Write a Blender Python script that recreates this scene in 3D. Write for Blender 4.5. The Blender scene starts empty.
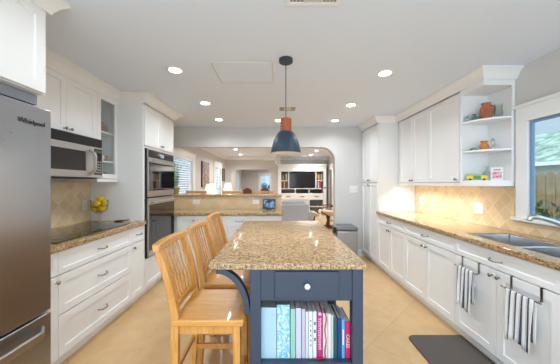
import bpy, bmesh, math, random
from mathutils import Vector
random.seed(7)
SC = bpy.context.scene
COL = SC.collection
PI = math.pi

# ---------------------------------------------------------------- camera, world, sun, exposure
H = 1.355                      # eye height; everything below is in metres: x right, y away, z up
FPX, VX, VY = 255.0, 277.0, 183.0
cam_d = bpy.data.cameras.new('camera'); cam = bpy.data.objects.new('camera', cam_d); COL.objects.link(cam)
cam.location = (0, 0, H); cam.rotation_euler = (PI/2, 0, 0)
cam_d.sensor_fit = 'HORIZONTAL'; cam_d.sensor_width = 36.0; cam_d.lens = 36.0*FPX/560
cam_d.shift_x = -(VX-280)/560; cam_d.shift_y = (VY-182)/560
cam_d.clip_start = 0.05
SC.camera = cam

world = bpy.data.worlds.new('world'); SC.world = world; world.use_nodes = True
bg = world.node_tree.nodes['Background']
bg.inputs[0].default_value = (0.76, 0.89, 1.0, 1)
_t = world.node_tree; _tc = _t.nodes.new('ShaderNodeTexCoord'); _sp = _t.nodes.new('ShaderNodeSeparateXYZ'); _mr = _t.nodes.new('ShaderNodeMapRange')
_t.links.new(_tc.outputs['Generated'], _sp.inputs[0]); _t.links.new(_sp.outputs[1], _mr.inputs[0])
_mr.inputs[1].default_value = .5; _mr.inputs[2].default_value = -.5; _mr.inputs[3].default_value = 0.9; _mr.inputs[4].default_value = 3.1   # sky strengthened behind the camera as added fill through the open end
_t.links.new(_mr.outputs[0], bg.inputs[1])

sun_d = bpy.data.lights.new('sun', 'SUN'); sun = bpy.data.objects.new('sun', sun_d); COL.objects.link(sun)
sun_d.energy = 1.7; sun_d.angle = math.radians(2); sun_d.color = (1, .96, .9)
sun.rotation_euler = (0, math.radians(-35), 0)

SC.view_settings.view_transform = 'Standard'; SC.view_settings.look = 'None'
SC.view_settings.gamma = 1.0; SC.view_settings.use_curve_mapping = False
SC.view_settings.exposure = 0.08
DOWN_W = 5.0                  # watts of each ceiling downlight
UNDER_W = 5.0                  # watts of each under-cabinet strip

def at(px, py, d):             # a point of the place seen at (px, py), d metres away
    return Vector(((px-VX)*d/FPX, d, H-(py-VY)*d/FPX))

# ---------------------------------------------------------------- materials
def srgb(r, g, b):
    f = lambda c: c/12.92 if c <= .04045 else ((c+.055)/1.055)**2.4
    return (f(r/255), f(g/255), f(b/255), 1)

def mat(name, col, rough=.5, metal=0, coat=0, emit=None, es=1, trans=0, spec=.5):
    m = bpy.data.materials.new(name); m.use_nodes = True
    b = m.node_tree.nodes['Principled BSDF']
    b.inputs['Base Color'].default_value = col; b.inputs['Roughness'].default_value = rough
    b.inputs['Metallic'].default_value = metal; b.inputs['Coat Weight'].default_value = coat
    b.inputs['Specular IOR Level'].default_value = spec
    b.inputs['Transmission Weight'].default_value = trans
    if emit: b.inputs['Emission Color'].default_value = emit; b.inputs['Emission Strength'].default_value = es
    return m

class NT:                      # small node-writing helper
    def __init__(s, m): s.t = m.node_tree; s.b = s.t.nodes['Principled BSDF']
    def n(s, typ, **k):
        x = s.t.nodes.new(typ)
        for a, v in k.items(): setattr(x, a, v)
        return x
    def put(s, inp, v):
        if hasattr(v, 'is_output'): s.t.links.new(v, inp)
        else: inp.default_value = v
    def math(s, op, a, b=0.0, c=None):
        x = s.n('ShaderNodeMath', operation=op); s.put(x.inputs[0], a); s.put(x.inputs[1], b)
        if c is not None: s.put(x.inputs[2], c)
        return x.outputs[0]
    def xyz(s):
        tc = s.n('ShaderNodeTexCoord'); sp = s.n('ShaderNodeSeparateXYZ'); s.t.links.new(tc.outputs['Object'], sp.inputs[0])
        return sp.outputs
    def vec(s, scale=(1, 1, 1)):
        tc = s.n('ShaderNodeTexCoord'); mp = s.n('ShaderNodeMapping'); mp.inputs['Scale'].default_value = scale
        s.t.links.new(tc.outputs['Object'], mp.inputs[0]); return mp.outputs[0]
    def noise(s, vec, scale, detail=4, rough=.6, dist=0):
        x = s.n('ShaderNodeTexNoise'); s.t.links.new(vec, x.inputs['Vector'])
        x.inputs['Scale'].default_value = scale; x.inputs['Detail'].default_value = detail
        x.inputs['Roughness'].default_value = rough; x.inputs['Distortion'].default_value = dist
        return x.outputs['Fac']
    def ramp(s, fac, stops, const=False):
        x = s.n('ShaderNodeValToRGB'); s.put(x.inputs[0], fac); r = x.color_ramp
        if const: r.interpolation = 'CONSTANT'
        while len(r.elements) < len(stops): r.elements.new(.5)
        for e, (p, c) in zip(r.elements, stops): e.position = p; e.color = c
        return x.outputs[0]
    def mix(s, fac, a, b, mode='MIX'):
        x = s.n('ShaderNodeMix', data_type='RGBA', blend_type=mode)
        s.put(x.inputs[0], fac); s.put(x.inputs[6], a); s.put(x.inputs[7], b); return x.outputs[2]
    def bump(s, h, strength=.2, dist=.002):
        x = s.n('ShaderNodeBump'); x.inputs['Strength'].default_value = strength; x.inputs['Distance'].default_value = dist
        s.put(x.inputs['Height'], h); s.t.links.new(x.outputs[0], s.b.inputs['Normal'])
    def base(s, v): s.put(s.b.inputs['Base Color'], v)

M = {}
M['wall'] = mat('wall paint', srgb(212, 210, 207), .85)
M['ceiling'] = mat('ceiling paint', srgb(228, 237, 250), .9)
M['trim'] = mat('trim paint', srgb(240, 240, 239), .45)
M['cab'] = mat('cabinet paint', srgb(241, 241, 240), .38)
M['cabin'] = mat('cabinet interior', srgb(225, 226, 226), .6)
M['steel'] = mat('brushed steel', srgb(196, 196, 195), .3, 1)
M['chrome'] = mat('satin nickel', srgb(158, 156, 152), .22, 1)
M['sinksteel'] = mat('sink steel', srgb(226, 230, 234), .22, 1)
M['black'] = mat('black plastic', srgb(20, 20, 21), .35)
M['dark'] = mat('dark metal', srgb(52, 52, 54), .4, .6)
M['blackglass'] = mat('black glass', srgb(12, 12, 13), .04, 0, .5)
M['blue'] = mat('island paint', srgb(56, 70, 90), .42)
M['white'] = mat('white plastic', srgb(240, 240, 238), .4)
M['ceramic'] = mat('white ceramic', srgb(236, 236, 234), .15)
M['clear'] = None
M['sofa'] = mat('sofa fabric', srgb(176, 180, 186), .95)
M['cream'] = mat('cream leather', srgb(222, 200, 168), .5)
M['brownwood'] = mat('brown wood', srgb(110, 58, 34), .4)
M['copper'] = mat('pendant wood', srgb(158, 84, 40), .45)
M['teal'] = mat('pendant enamel', srgb(40, 60, 76), .4)
M['inwhite'] = mat('pendant lining', srgb(245, 240, 225), .5)
M['mat'] = mat('floor mat rubber', srgb(92, 84, 78), .8)
M['lemon'] = mat('lemon skin', srgb(240, 190, 20), .45)
M['leaf'] = mat('leaf', srgb(96, 160, 60), .5)
M['pot'] = mat('plant pot', srgb(150, 140, 90), .6)
M['glow'] = mat('lit lens', (1, 1, 1, 1), .5, emit=(1, .96, .9, 1), es=25)
M['bulb'] = mat('lit bulb', (1, 1, 1, 1), .5, emit=(1, .9, .74, 1), es=6)
M['shade'] = mat('lamp shade lit', srgb(250, 244, 230), .8, emit=(1, .93, .8, 1), es=.35)
M['screen'] = mat('tv screen', srgb(28, 30, 33), .12)
M['grill'] = mat('vent slats', srgb(205, 205, 203), .6)
M['ventdark'] = mat('vent throat', srgb(150, 154, 160), .8)
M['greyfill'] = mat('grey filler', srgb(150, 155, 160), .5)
M['redribbon'] = mat('red ribbon', srgb(190, 30, 50), .5)
M['paper'] = mat('book pages', srgb(225, 222, 214), .8)

# clear glass: a thin pane that lets daylight through
def glass(name, tint, refl=.08):
    m = bpy.data.materials.new(name); m.use_nodes = True; t = m.node_tree; t.nodes.clear()
    o = t.nodes.new('ShaderNodeOutputMaterial'); mx = t.nodes.new('ShaderNodeMixShader')
    tr = t.nodes.new('ShaderNodeBsdfTransparent'); gl = t.nodes.new('ShaderNodeBsdfGlossy')
    fr = t.nodes.new('ShaderNodeLayerWeight'); fr.inputs[0].default_value = refl+.12
    ma = t.nodes.new('ShaderNodeMath'); ma.operation = 'MULTIPLY_ADD'
    t.links.new(fr.outputs['Fresnel'], ma.inputs[0]); ma.inputs[1].default_value = .6; ma.inputs[2].default_value = refl*.5
    tr.inputs[0].default_value = tint; gl.inputs['Roughness'].default_value = .03
    t.links.new(ma.outputs[0], mx.inputs[0]); t.links.new(tr.outputs[0], mx.inputs[1]); t.links.new(gl.outputs[0], mx.inputs[2])
    t.links.new(mx.outputs[0], o.inputs[0]); return m
M['glass'] = glass('window glass', (.86, .94, .97, 1))
M['clear'] = glass('clear glass', (.96, .98, .98, 1), .035)

def granite(name, light, dark, s=1.0):
    m = mat(name, (1, 1, 1, 1), .08); t = NT(m); v = t.vec()
    a = t.math('ADD', t.math('MULTIPLY', t.noise(v, 48*s, 6, .8), .6), t.math('MULTIPLY', t.noise(v, 130*s, 4, .8), .4)); b = t.noise(v, 22*s, 4, .6, .6); c = t.noise(v, 85*s, 3, .7)
    base = t.ramp(a, [(.40, srgb(*dark)), (.455, srgb(136, 98, 60)), (.50, srgb(*light)), (.57, srgb(226, 202, 160))])
    blot = t.ramp(b, [(.40, srgb(158, 120, 76)), (.60, srgb(*light))])
    base = t.mix(.25, base, blot)
    fle = t.ramp(c, [(.40, (1, 1, 1, 1)), (.44, (0, 0, 0, 1))])
    base = t.mix(t.math('MULTIPLY', fle, .85), base, srgb(54, 44, 38))
    t.base(base); return m
M['granite'] = granite('granite counter', (190, 154, 104), (52, 36, 26))
M['granite_island'] = granite('granite island', (190, 158, 116), (84, 68, 56), 1.1)

def diamond(name, axis, s, c1, c2, grout, gw=.02, rough=.35, off=(0, 0), mottled=.25, groutmix=.7, rnd=1.0):
    m = mat(name, (1, 1, 1, 1), rough); t = NT(m); p = t.xyz()
    a, b = [p[i] for i in axis]
    a = t.math('ADD', a, -off[0]); b = t.math('ADD', b, -off[1])
    u = t.math('DIVIDE', t.math('ADD', a, b), s*math.sqrt(2)); w = t.math('DIVIDE', t.math('SUBTRACT', a, b), s*math.sqrt(2))
    fu, fw = t.math('FRACT', u), t.math('FRACT', w)
    e = lambda f: t.math('MINIMUM', f, t.math('SUBTRACT', 1.0, f))
    d = t.math('MINIMUM', e(fu), e(fw))
    g = t.math('LESS_THAN', d, gw)
    cv = t.n('ShaderNodeCombineXYZ'); t.put(cv.inputs[0], t.math('FLOOR', u)); t.put(cv.inputs[1], t.math('FLOOR', w))
    wn = t.n('ShaderNodeTexWhiteNoise'); t.t.links.new(cv.outputs[0], wn.inputs[0])
    col = t.mix(t.math('MULTIPLY', wn.outputs['Value'], rnd), srgb(*c1), srgb(*c2))
    nz = t.noise(t.vec(), 5 if s > .3 else 18, 6, .65, .8)
    col = t.mix(mottled, col, t.ramp(nz, [(.3, srgb(*c2)), (.7, srgb(*[min(255, x+14) for x in c1]))]))
    col = t.mix(t.math('MULTIPLY', g, groutmix), col, srgb(*grout))
    t.base(col); t.bump(t.math('SUBTRACT', 1.0, g), .12, .001); return m
M['tile'] = diamond('backsplash tile', (1, 2), .1, (236, 213, 174), (214, 185, 142), (240, 224, 198), .028)
M['tile_bar'] = diamond('bar tile', (0, 2), .15, (230, 206, 166), (216, 186, 142), (234, 216, 182), .02)
M['floor'] = diamond('travertine floor', (0, 1), .915, (220, 184, 136), (204, 166, 118), (182, 146, 102), .0035, .28, (.788, 2.146), .55, .6)

def wood(name, c1, c2, scale, rough=.3, coat=.2):
    m = mat(name, (1, 1, 1, 1), rough, coat=coat); t = NT(m)
    n = t.noise(t.vec(scale), 6, 5, .6, .5)
    t.base(t.ramp(n, [(.32, srgb(*c2)), (.68, srgb(*c1))])); return m
M['oak'] = wood('honey oak', (228, 170, 96), (202, 138, 66), (10, 10, 1.2))
M['oak_seat'] = wood('honey oak seat', (232, 174, 98), (210, 148, 74), (1.2, 9, 9))
M['fence'] = wood('fence boards', (176, 150, 112), (140, 114, 82), (3, 8, .6), .8, 0)
def brushed(name, c, axis_scale, rough):
    m = mat(name, srgb(*c), rough, 1); t = NT(m)
    n = t.noise(t.vec(axis_scale), 30, 3, .6)
    t.put(t.b.inputs['Roughness'], t.math('MULTIPLY_ADD', n, .12, rough-.06)); return m
M['fridge'] = brushed('fridge steel', (172, 176, 182), (1, 1, 14), .30)
M['can'] = brushed('bin steel', (168, 168, 170), (1, 1, 10), .4)

def stripes(name, axis, period, phase):
    m = mat(name, (1, 1, 1, 1), .95); t = NT(m); p = t.xyz()
    f = t.math('FRACT', t.math('ADD', t.math('DIVIDE', p[axis], period), phase))
    t.base(t.ramp(f, [(0, srgb(238, 238, 236)), (.45, srgb(66, 76, 98)), (.72, srgb(238, 238, 236)), (.80, srgb(120, 128, 146)), (.86, srgb(238, 238, 236))], True)); return m
M['stripe'] = stripes('striped cotton', 1, .040, .1)

def mottle(name, c1, c2, scale, rough=.8, dist=.5):
    m = mat(name, (1, 1, 1, 1), rough); t = NT(m)
    t.base(t.ramp(t.noise(t.vec(), scale, 4, .6, dist), [(.4, srgb(*c1)), (.6, srgb(*c2))])); return m
M['terracotta'] = mottle('terracotta', (168, 98, 66), (186, 120, 86), 14)
M['floral'] = mottle('blue floral cover', (96, 190, 222), (214, 236, 244), 15, .5, 3)
M['hedge'] = mottle('hedge', (52, 74, 44), (96, 120, 70), 9)
M['shingle'] = mottle('roof shingle', (112, 136, 120), (176, 190, 176), 3)
M['motley'] = mottle('painted ceramic', (70, 130, 80), (200, 190, 220), 24, .3, 1)

# ---------------------------------------------------------------- mesh helpers
class MB:
    def __init__(s): s.v = []; s.f = []
    def add(s, vs, fs):
        o = len(s.v); s.v += [Vector(v) for v in vs]; s.f += [[i+o for i in f] for f in fs]; return s
    def hexa(s, c):            # 8 corners: 0-3 one side, 4-7 the other
        return s.add(c, [(0, 1, 2, 3), (4, 5, 6, 7), (0, 1, 5, 4), (1, 2, 6, 5), (2, 3, 7, 6), (3, 0, 4, 7)])
    def box(s, x0, x1, y0, y1, z0, z1):
        return s.hexa([(x0, y0, z0), (x1, y0, z0), (x1, y1, z0), (x0, y1, z0), (x0, y0, z1), (x1, y0, z1), (x1, y1, z1), (x0, y1, z1)])
    def prism(s, pts, fn, a, b):    # pts 2D outline; fn(p, q, h) -> world; from height a to b
        n = len(pts); vs = [fn(p, q, a) for p, q in pts]+[fn(p, q, b) for p, q in pts]
        return s.add(vs, [list(range(n)), list(range(n, 2*n))]+[(i, (i+1) % n, n+(i+1) % n, n+i) for i in range(n)])
    def lathe(s, c, prof, seg=24, axis='Z', closed=False):
        c = Vector(c); vs = []; fs = []; n = len(prof)
        for k in range(seg):
            a = 2*PI*k/seg
            for r, h in prof:
                p = (r*math.cos(a), r*math.sin(a), h)
                if axis == 'Y': p = (p[0], p[2], p[1])
                elif axis == 'X': p = (p[2], p[0], p[1])
                vs.append(c+Vector(p))
        for k in range(seg):
            k2 = (k+1) % seg
            for i in range(n-1 if not closed else n):
                j = (i+1) % n; fs.append((k*n+i, k2*n+i, k2*n+j, k*n+j))
        if not closed:
            if prof[0][0] > 1e-6: fs.append([k*n for k in range(seg)])
            if prof[-1][0] > 1e-6: fs.append([k*n+n-1 for k in range(seg)])
        return s.add(vs, fs)
    def tube(s, path, r, seg=10):
        path = [Vector(p) for p in path]; n = len(path); rs = r if isinstance(r, (list, tuple)) else [r]*n
        vs = []; fs = []; ref = None
        for i, p in enumerate(path):
            t = (path[min(i+1, n-1)]-path[max(i-1, 0)]).normalized()
            if ref is None: ref = Vector((0, 0, 1)) if abs(t.z) < .9 else Vector((1, 0, 0))
            a = t.cross(ref).normalized(); b = t.cross(a).normalized(); ref = a.cross(t)
            for k in range(seg):
                g = 2*PI*k/seg; vs.append(p+(a*math.cos(g)+b*math.sin(g))*rs[i])
        for i in range(n-1):
            for k in range(seg): fs.append((i*seg+k, i*seg+(k+1) % seg, (i+1)*seg+(k+1) % seg, (i+1)*seg+k))
        fs.append(list(range(seg))); fs.append(list(range((n-1)*seg, n*seg))); return s.add(vs, fs)
    def bar(s, p, q, w, h, up=(0, 0, 1)):     # rectangular bar between two points
        p, q = Vector(p), Vector(q); t = (q-p).normalized(); a = t.cross(Vector(up)).normalized()*w/2; b = a.cross(t).normalized()*h/2
        return s.hexa([p-a-b, p+a-b, p+a+b, p-a+b, q-a-b, q+a-b, q+a+b, q-a+b])
    def sheet(s, grid):        # rows of points
        n = len(grid[0]); vs = [p for r in grid for p in r]
        return s.add(vs, [(i*n+j, i*n+j+1, (i+1)*n+j+1, (i+1)*n+j) for i in range(len(grid)-1) for j in range(n-1)])
    def grid(s, xs, ys, skip, fn, a, b):      # slab of cells with holes
        nx, ny = len(xs), len(ys); id_ = {}; vs = []; fs = []
        for h, k in ((a, 0), (b, 1)):
            for i in range(nx):
                for j in range(ny): id_[(i, j, k)] = len(vs); vs.append(fn(xs[i], ys[j], h))
        on = lambda i, j: 0 <= i < nx-1 and 0 <= j < ny-1 and (i, j) not in skip
        for i in range(nx-1):
            for j in range(ny-1):
                if not on(i, j): continue
                for k in (0, 1): fs.append([id_[(i, j, k)], id_[(i+1, j, k)], id_[(i+1, j+1, k)], id_[(i, j+1, k)]])
                for (di, dj, e0, e1) in ((-1, 0, (i, j), (i, j+1)), (1, 0, (i+1, j), (i+1, j+1)), (0, -1, (i, j), (i+1, j)), (0, 1, (i, j+1), (i+1, j+1))):
                    if not on(i+di, j+dj): fs.append([id_[(*e0, 0)], id_[(*e1, 0)], id_[(*e1, 1)], id_[(*e0, 1)]])
        return s.add(vs, fs)
    def build(s, name, m, parent=None, bevel=0, smooth=True, seg=2, subsurf=0, solid=0):
        off = Vector((0, 0, 0)); p = parent
        while p is not None: off += p.location; p = p.parent
        me = bpy.data.meshes.new(name); bm = bmesh.new()
        bv = [bm.verts.new(v-off) for v in s.v]
        for f in s.f:
            try: bm.faces.new([bv[i] for i in f])
            except ValueError: pass
        bmesh.ops.remove_doubles(bm, verts=bm.verts, dist=1e-5)
        loose = [v for v in bm.verts if not v.link_faces]
        if loose: bmesh.ops.delete(bm, geom=loose, context='VERTS')
        bmesh.ops.recalc_face_normals(bm, faces=bm.faces)
        bm.to_mesh(me); bm.free()
        if smooth:
            me.polygons.foreach_set('use_smooth', [True]*len(me.polygons)); me.set_sharp_from_angle(angle=math.radians(32))
        if isinstance(m, str): m = M[m]
        me.materials.append(m)
        o = bpy.data.objects.new(name, me); COL.objects.link(o)
        if parent is not None: o.parent = parent
        if solid:
            x = o.modifiers.new('solid', 'SOLIDIFY'); x.thickness = solid; x.offset = 0
        if bevel:
            x = o.modifiers.new('bevel', 'BEVEL'); x.width = bevel; x.segments = seg; x.limit_method = 'ANGLE'; x.angle_limit = math.radians(40); x.harden_normals = False
        if subsurf:
            x = o.modifiers.new('sub', 'SUBSURF'); x.levels = subsurf; x.render_levels = subsurf
        return o

def tag(o, label=None, cat=None, group=None, kind=None):
    if label: o['label'] = label
    if cat: o['category'] = cat
    if group: o['group'] = group
    if kind: o['kind'] = kind
    return o
def thing(name, label, cat, loc=(0, 0, 0), group=None):
    o = bpy.data.objects.new(name, None); COL.objects.link(o); o.location = loc; o.empty_display_size = .1
    return tag(o, label, cat, group)
def struct(o): o['kind'] = 'structure'; return o
def structroot(name):
    o = bpy.data.objects.new(name, None); COL.objects.link(o); o['kind'] = 'structure'; return o
def children(o): return list(o.children)
def copy_tree(o, parent=None):
    kids = children(o); c = o.copy(); COL.objects.link(c)
    if parent is not None: c.parent = parent
    for k in kids: copy_tree(k, c)
    return c
def text(body, name, parent, loc, rot, size, m, ext=.0006, ax='CENTER', sx=1):
    cu = bpy.data.curves.new(name, 'FONT'); cu.body = body; cu.size = size; cu.extrude = ext; cu.align_x = ax; cu.align_y = 'CENTER'
    cu.materials.append(M[m] if isinstance(m, str) else m)
    o = bpy.data.objects.new(name, cu); COL.objects.link(o); o.parent = parent
    off = Vector((0, 0, 0)); p = parent
    while p is not None: off += p.location; p = p.parent
    me = bpy.data.meshes.new_from_object(o); bpy.data.objects.remove(o); bpy.data.curves.remove(cu)
    o = bpy.data.objects.new(name, me); COL.objects.link(o); o.parent = parent
    o.location = Vector(loc)-off; o.rotation_euler = rot; o.scale = (sx, 1, 1); return o

class Fr:                      # a vertical face: u along it, z up, w out of it
    def __init__(s, o, U, W): s.o, s.U, s.W = Vector(o), Vector(U), Vector(W)
    def p(s, u, z, w): return s.o+s.U*u+s.W*w+Vector((0, 0, z))
    def box(s, mb, u0, u1, z0, z1, w0, w1):
        return mb.hexa([s.p(u0, z0, w0), s.p(u1, z0, w0), s.p(u1, z1, w0), s.p(u0, z1, w0), s.p(u0, z0, w1), s.p(u1, z0, w1), s.p(u1, z1, w1), s.p(u0, z1, w1)])
    def shaker(s, mb, u0, u1, z0, z1, t=.02, fr=.057, rec=.009, w=0.0, hole=False):
        R = lambda a, ww: [s.p(u0+a, z0+a, ww), s.p(u1-a, z0+a, ww), s.p(u1-a, z1-a, ww), s.p(u0+a, z1-a, ww)]
        b = .0022
        if hole: rings = [R(0, w-t), R(0, w-b), R(b, w), R(fr, w), R(fr+.003, w-t)]
        else: rings = [R(0, w-t), R(0, w-b), R(b, w), R(fr, w), R(fr+.0035, w-rec)]
        vs = sum(rings, []); fs = []
        for k in range(4):
            for i in range(4): fs.append((k*4+i, k*4+(i+1) % 4, k*4+4+(i+1) % 4, k*4+4+i))
        if hole:
            for i in range(4): fs.append((16+i, 16+(i+1) % 4, (i+1) % 4, i))
        else: fs += [(0, 1, 2, 3), (16, 17, 18, 19)]
        return mb.add(vs, fs)
    def knob(s, parent, u, z, w=0.0):
        mb = MB(); mb.tube([s.p(u, z, w), s.p(u, z, w+.004), s.p(u, z, w+.014), s.p(u, z, w+.017), s.p(u, z, w+.027), s.p(u, z, w+.031)], [.008, .005, .005, .012, .014, .008], 12)
        return mb.build('knob', 'chrome', parent)
    def pull(s, parent, u, z, half=.055, w=0.0, r=.0048):
        mb = MB(); pts = []
        for k in range(13):
            a = k/12; pts.append(s.p(u-half+2*half*a, z-.006*math.sin(PI*a), w+.03*min(1, math.sin(PI*a)*1.6)))
        mb.tube(pts, [r*1.5]+[r]*11+[r*1.5], 8); return mb.build('handle', 'chrome', parent)

def cabinet(F, name, label, u0, u1, z0, z1, depth, fronts, group=None, toe=0, cat='cabinet', body=True, hollow=False):
    c = F.p((u0+u1)/2, 0, -depth/2); c.z = z0
    t = thing(name, label, cat, c, group)
    if body:
        mb = MB(); F.box(mb, u0+.0005, u1-.0005, z0+toe, .69 if hollow else z1, -depth, -.0205); mb.build('body', 'cab', t, .0015)
        if hollow:
            mb = MB(); F.box(mb, u0+.0005, u1-.0005, .6905, z1, -.085, -.0205); mb.build('front_rail', 'cab', t)
            mb = MB(); F.box(mb, u0+.0005, u1-.0005, .6905, z1, -depth, -.52); mb.build('back_rail', 'cab', t)
    if toe:
        mb = MB(); F.box(mb, u0+.0005, u1-.0005, 0, toe, -depth, -.075); mb.build('toe_kick', 'cab', t)
    for f in fronts:
        mb = MB(); g = .0018
        F.shaker(mb, f[1]+g, f[2]-g, f[3]+g, f[4]-g, fr=.038 if (f[0] == 'drawer' and f[4]-f[3] < .2) else .057)
        d = mb.build(f[0], 'cab', t)
        if len(f) > 5 and f[5]:
            (F.knob if f[5][0] == 'k' else F.pull)(d, f[5][1], f[5][2])
    return t

# ---------------------------------------------------------------- dimensions of the room
CZ = 2.39                      # ceiling
WL, WR = -2.19, 2.167          # kitchen side walls
YE = 4.72                      # end wall with the wide opening
YB = 10.3                      # back wall of the living room
FL, FRW = -2.10, 2.06          # living room side walls
XL, XR = -1.55, 1.57           # cabinet fronts
CT = .914                      # counter top
ident = lambda a, b, h: Vector((a, b, h))
xz = lambda a, b, h: Vector((a, h, b))
yz = lambda a, b, h: Vector((h, a, b))

# ---------------------------------------------------------------- the setting
struct(MB().box(-3.2, 3.2, -1.3, 14.2, -.1, 0).build('floor', 'floor'))
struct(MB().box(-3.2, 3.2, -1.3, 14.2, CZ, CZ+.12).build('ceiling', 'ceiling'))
# kitchen side walls; the right one has the window over the sink
struct(MB().box(WL-.14, WL, -1.3, YE+.14, 0, CZ).build('wall_left', 'wall'))
W1 = (1.16, 2.190, 1.052, 1.89)         # window opening y0 y1 z0 z1
struct(MB().grid([-1.3, W1[0], W1[1], YE+.14], [0, W1[2], W1[3], CZ], {(1, 1)}, yz, WR, WR+.05).build('wall_right', 'wall'))
# end wall: wide opening with a rounded corner at the right jamb
jx, ht, rr = 1.074, 2.02, .25
pts = [(WL, CZ), (WL, ht)]+[(jx-rr+rr*math.sin(a*PI/20), ht-rr+rr*math.cos(a*PI/20)) for a in range(11)]+[(jx, 0), (WR, 0), (WR, CZ)]
struct(MB().prism(pts, xz, YE, YE+.16).build('wall_end', 'wall'))
# living room behind
w1 = (5.0, 6.34, .75, 1.95); w2 = (8.62, 9.48, .3, 1.97)
struct(MB().grid([YE+.16, w1[0], w1[1], w2[0], w2[1], YB], [0, w2[2], w1[2], w1[3], w2[3], CZ], {(1, 2), (3, 1), (3, 2), (3, 3)}, yz, FL-.14, FL).build('wall_living_left', 'wall'))
struct(MB().box(FRW, FRW+.14, YE+.16, YB, 0, CZ).build('wall_living_right', 'wall'))
ax0, ax1, ah, ar = -1.84, -.24, 1.905, .24
pts = [(FL-.14, 0), (ax0, 0)]+[(ax0+ar-ar*math.cos(a*PI/20), ah-ar+ar*math.sin(a*PI/20)) for a in range(11)]+\
      [(ax1-ar+ar*math.sin(a*PI/20), ah-ar+ar*math.cos(a*PI/20)) for a in range(11)]+[(ax1, 0), (FRW+.14, 0), (FRW+.14, CZ), (FL-.14, CZ)]
struct(MB().prism(pts, xz, YB, YB+.16).build('wall_living_back', 'wall'))
# the room beyond the arch
w3 = (-.92, -.37, .95, 1.80); w4 = (12.3, 13.2, .5, 1.9)
struct(MB().grid([-2.3, w3[0], w3[1], 1.2], [0, w3[2], w3[3], CZ], {(1, 1)}, xz, 14.0, 14.14).build('wall_dining_back', 'wall'))
struct(MB().grid([YB+.16, w4[0], w4[1], 14.0], [0, w4[2], w4[3], CZ], {(1, 1)}, yz, -2.04, -1.92).build('wall_dining_left', 'wall'))
struct(MB().box(1.0, 1.14, YB+.16, 14, 0, CZ).build('wall_dining_right', 'wall'))

# crown and base trim
def crown(name, path, inward, h=.085, p=.07):   # path of (x, y); profile leans out towards the room on the right-hand normal
    mb = MB(); n = len(path); P = [Vector((x, y, 0)) for x, y in path]; rows = []
    for i in range(n):
        ds = []
        if i > 0: d = (P[i]-P[i-1]).normalized(); ds.append(Vector((d.y, -d.x, 0)))
        if i < n-1: d = (P[i+1]-P[i]).normalized(); ds.append(Vector((d.y, -d.x, 0)))
        nn = sum(ds, Vector()); nn = nn.normalized(); nn = nn/max(.3, nn.dot(ds[0]))*inward
        prof = [(0, CZ-h), (.012, CZ-h), (.016, CZ-h+.014), (p*.55, CZ-h*.45), (p*.9, CZ-.018), (p, CZ-.014), (p, CZ-.001), (0, CZ-.001)]
        rows.append([P[i]+nn*a+Vector((0, 0, z)) for a, z in prof])
    m = len(rows[0]); vs = sum(rows, []); fs = [list(range(m)), list(range((n-1)*m, n*m))]
    for i in range(n-1):
        for j in range(m): fs.append((i*m+j, i*m+(j+1) % m, (i+1)*m+(j+1) % m, (i+1)*m+j))
    mb.add(vs, fs); return struct(mb.build(name, 'trim'))
crown('trim_1', [(FL, YE+.16), (FL, YB), (FRW, YB), (FRW, YE+.16)], 1, .09, .08)
def base(name, x0, x1, y0, y1): return struct(MB().box(x0, x1, y0, y1, 0, .13).build(name, 'trim', None, .004))
base('baseboard_end', jx+.002, 1.565, YE-.014, YE)
base('baseboard_living_left', FL, FL+.014, YE+.16, YB)
base('baseboard_living_right', FRW-.014, FRW, YE+.16, 9.4)
base('baseboard_living_back', ax1, .03, YB-.014, YB)

# ---------------------------------------------------------------- windows
def window_yz(name, xin, sgn, y0, y1, z0, z1, cas, frame_m, sill=True, muntin=None, top=.17, fo=.05, fw=.045, fd=.05):
    """window in a wall of constant x; xin the room face, sgn +1 when the room lies towards -x"""
    r = structroot(name); r.location = (0, 0, 0)
    X = lambda a, b: tuple(sorted((xin-sgn*a, xin-sgn*b)))
    mb = MB(); mb.grid([y0-cas, y0, y1, y1+cas], [z0-.002, z1, z1+top], {(1, 0)}, yz, xin, xin-sgn*.022); mb.build('casing', 'trim', r, .003)
    mb = MB(); a, b = X(0, .036); mb.box(a, b, y0-cas-.012, y1+cas+.012, z1+top-.03, z1+top); mb.build('casing_cap', 'trim', r, .003)
    if sill:
        mb = MB(); a, b = X(-.1, .05); mb.box(a, b, y0-cas-.02, y1+cas+.02, z0-.03, z0); mb.build('sill', 'trim', r, .004)
    mb = MB(); mb.grid([y0, y0+fw, y1-fw, y1], [z0, z0+fw, z1-fw, z1], {(1, 1)}, yz, xin+sgn*fo, xin+sgn*(fo+fd)); s = mb.build('window_frame', frame_m, r, .003)
    if muntin:
        mb = MB(); a, b = X(-.055, -.095); mb.box(a, b, y0+.045, y1-.045, muntin-.022, muntin+.022); mb.build('meeting_rail', frame_m, r)
    mb = MB(); a, b = X(-fo-fd*.4, -fo-fd*.4-.004); mb.box(a, b, y0+fw, y1-fw, z0+fw, z1-fw); mb.build('pane', 'glass', r)
    return r
M['bluevinyl'] = mat('window frame vinyl', srgb(120, 152, 186), .4)
window_yz('window_1', WR, 1, *W1[:2], *W1[2:], .105, 'bluevinyl', top=.155, fo=.004, fw=.022, fd=.022)
window_yz('window_2', FL, -1, *w1[:2], *w1[2:], .16, 'trim', muntin=1.36, top=.14)
window_yz('window_3', FL, -1, *w2[:2], *w2[2:], .17, 'trim', muntin=1.2, top=.14)
window_yz('window_4', -1.92, -1, *w4[:2], *w4[2:], .1, 'trim', muntin=1.2, top=.12)
r = structroot('window_5')
MB().grid([w3[0]-.1, w3[0], w3[1], w3[1]+.1], [w3[2]-.1, w3[2], w3[3], w3[3]+.1], {(1, 1)}, xz, 13.975, 14.0).build('casing', 'trim', r, .003)
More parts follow.
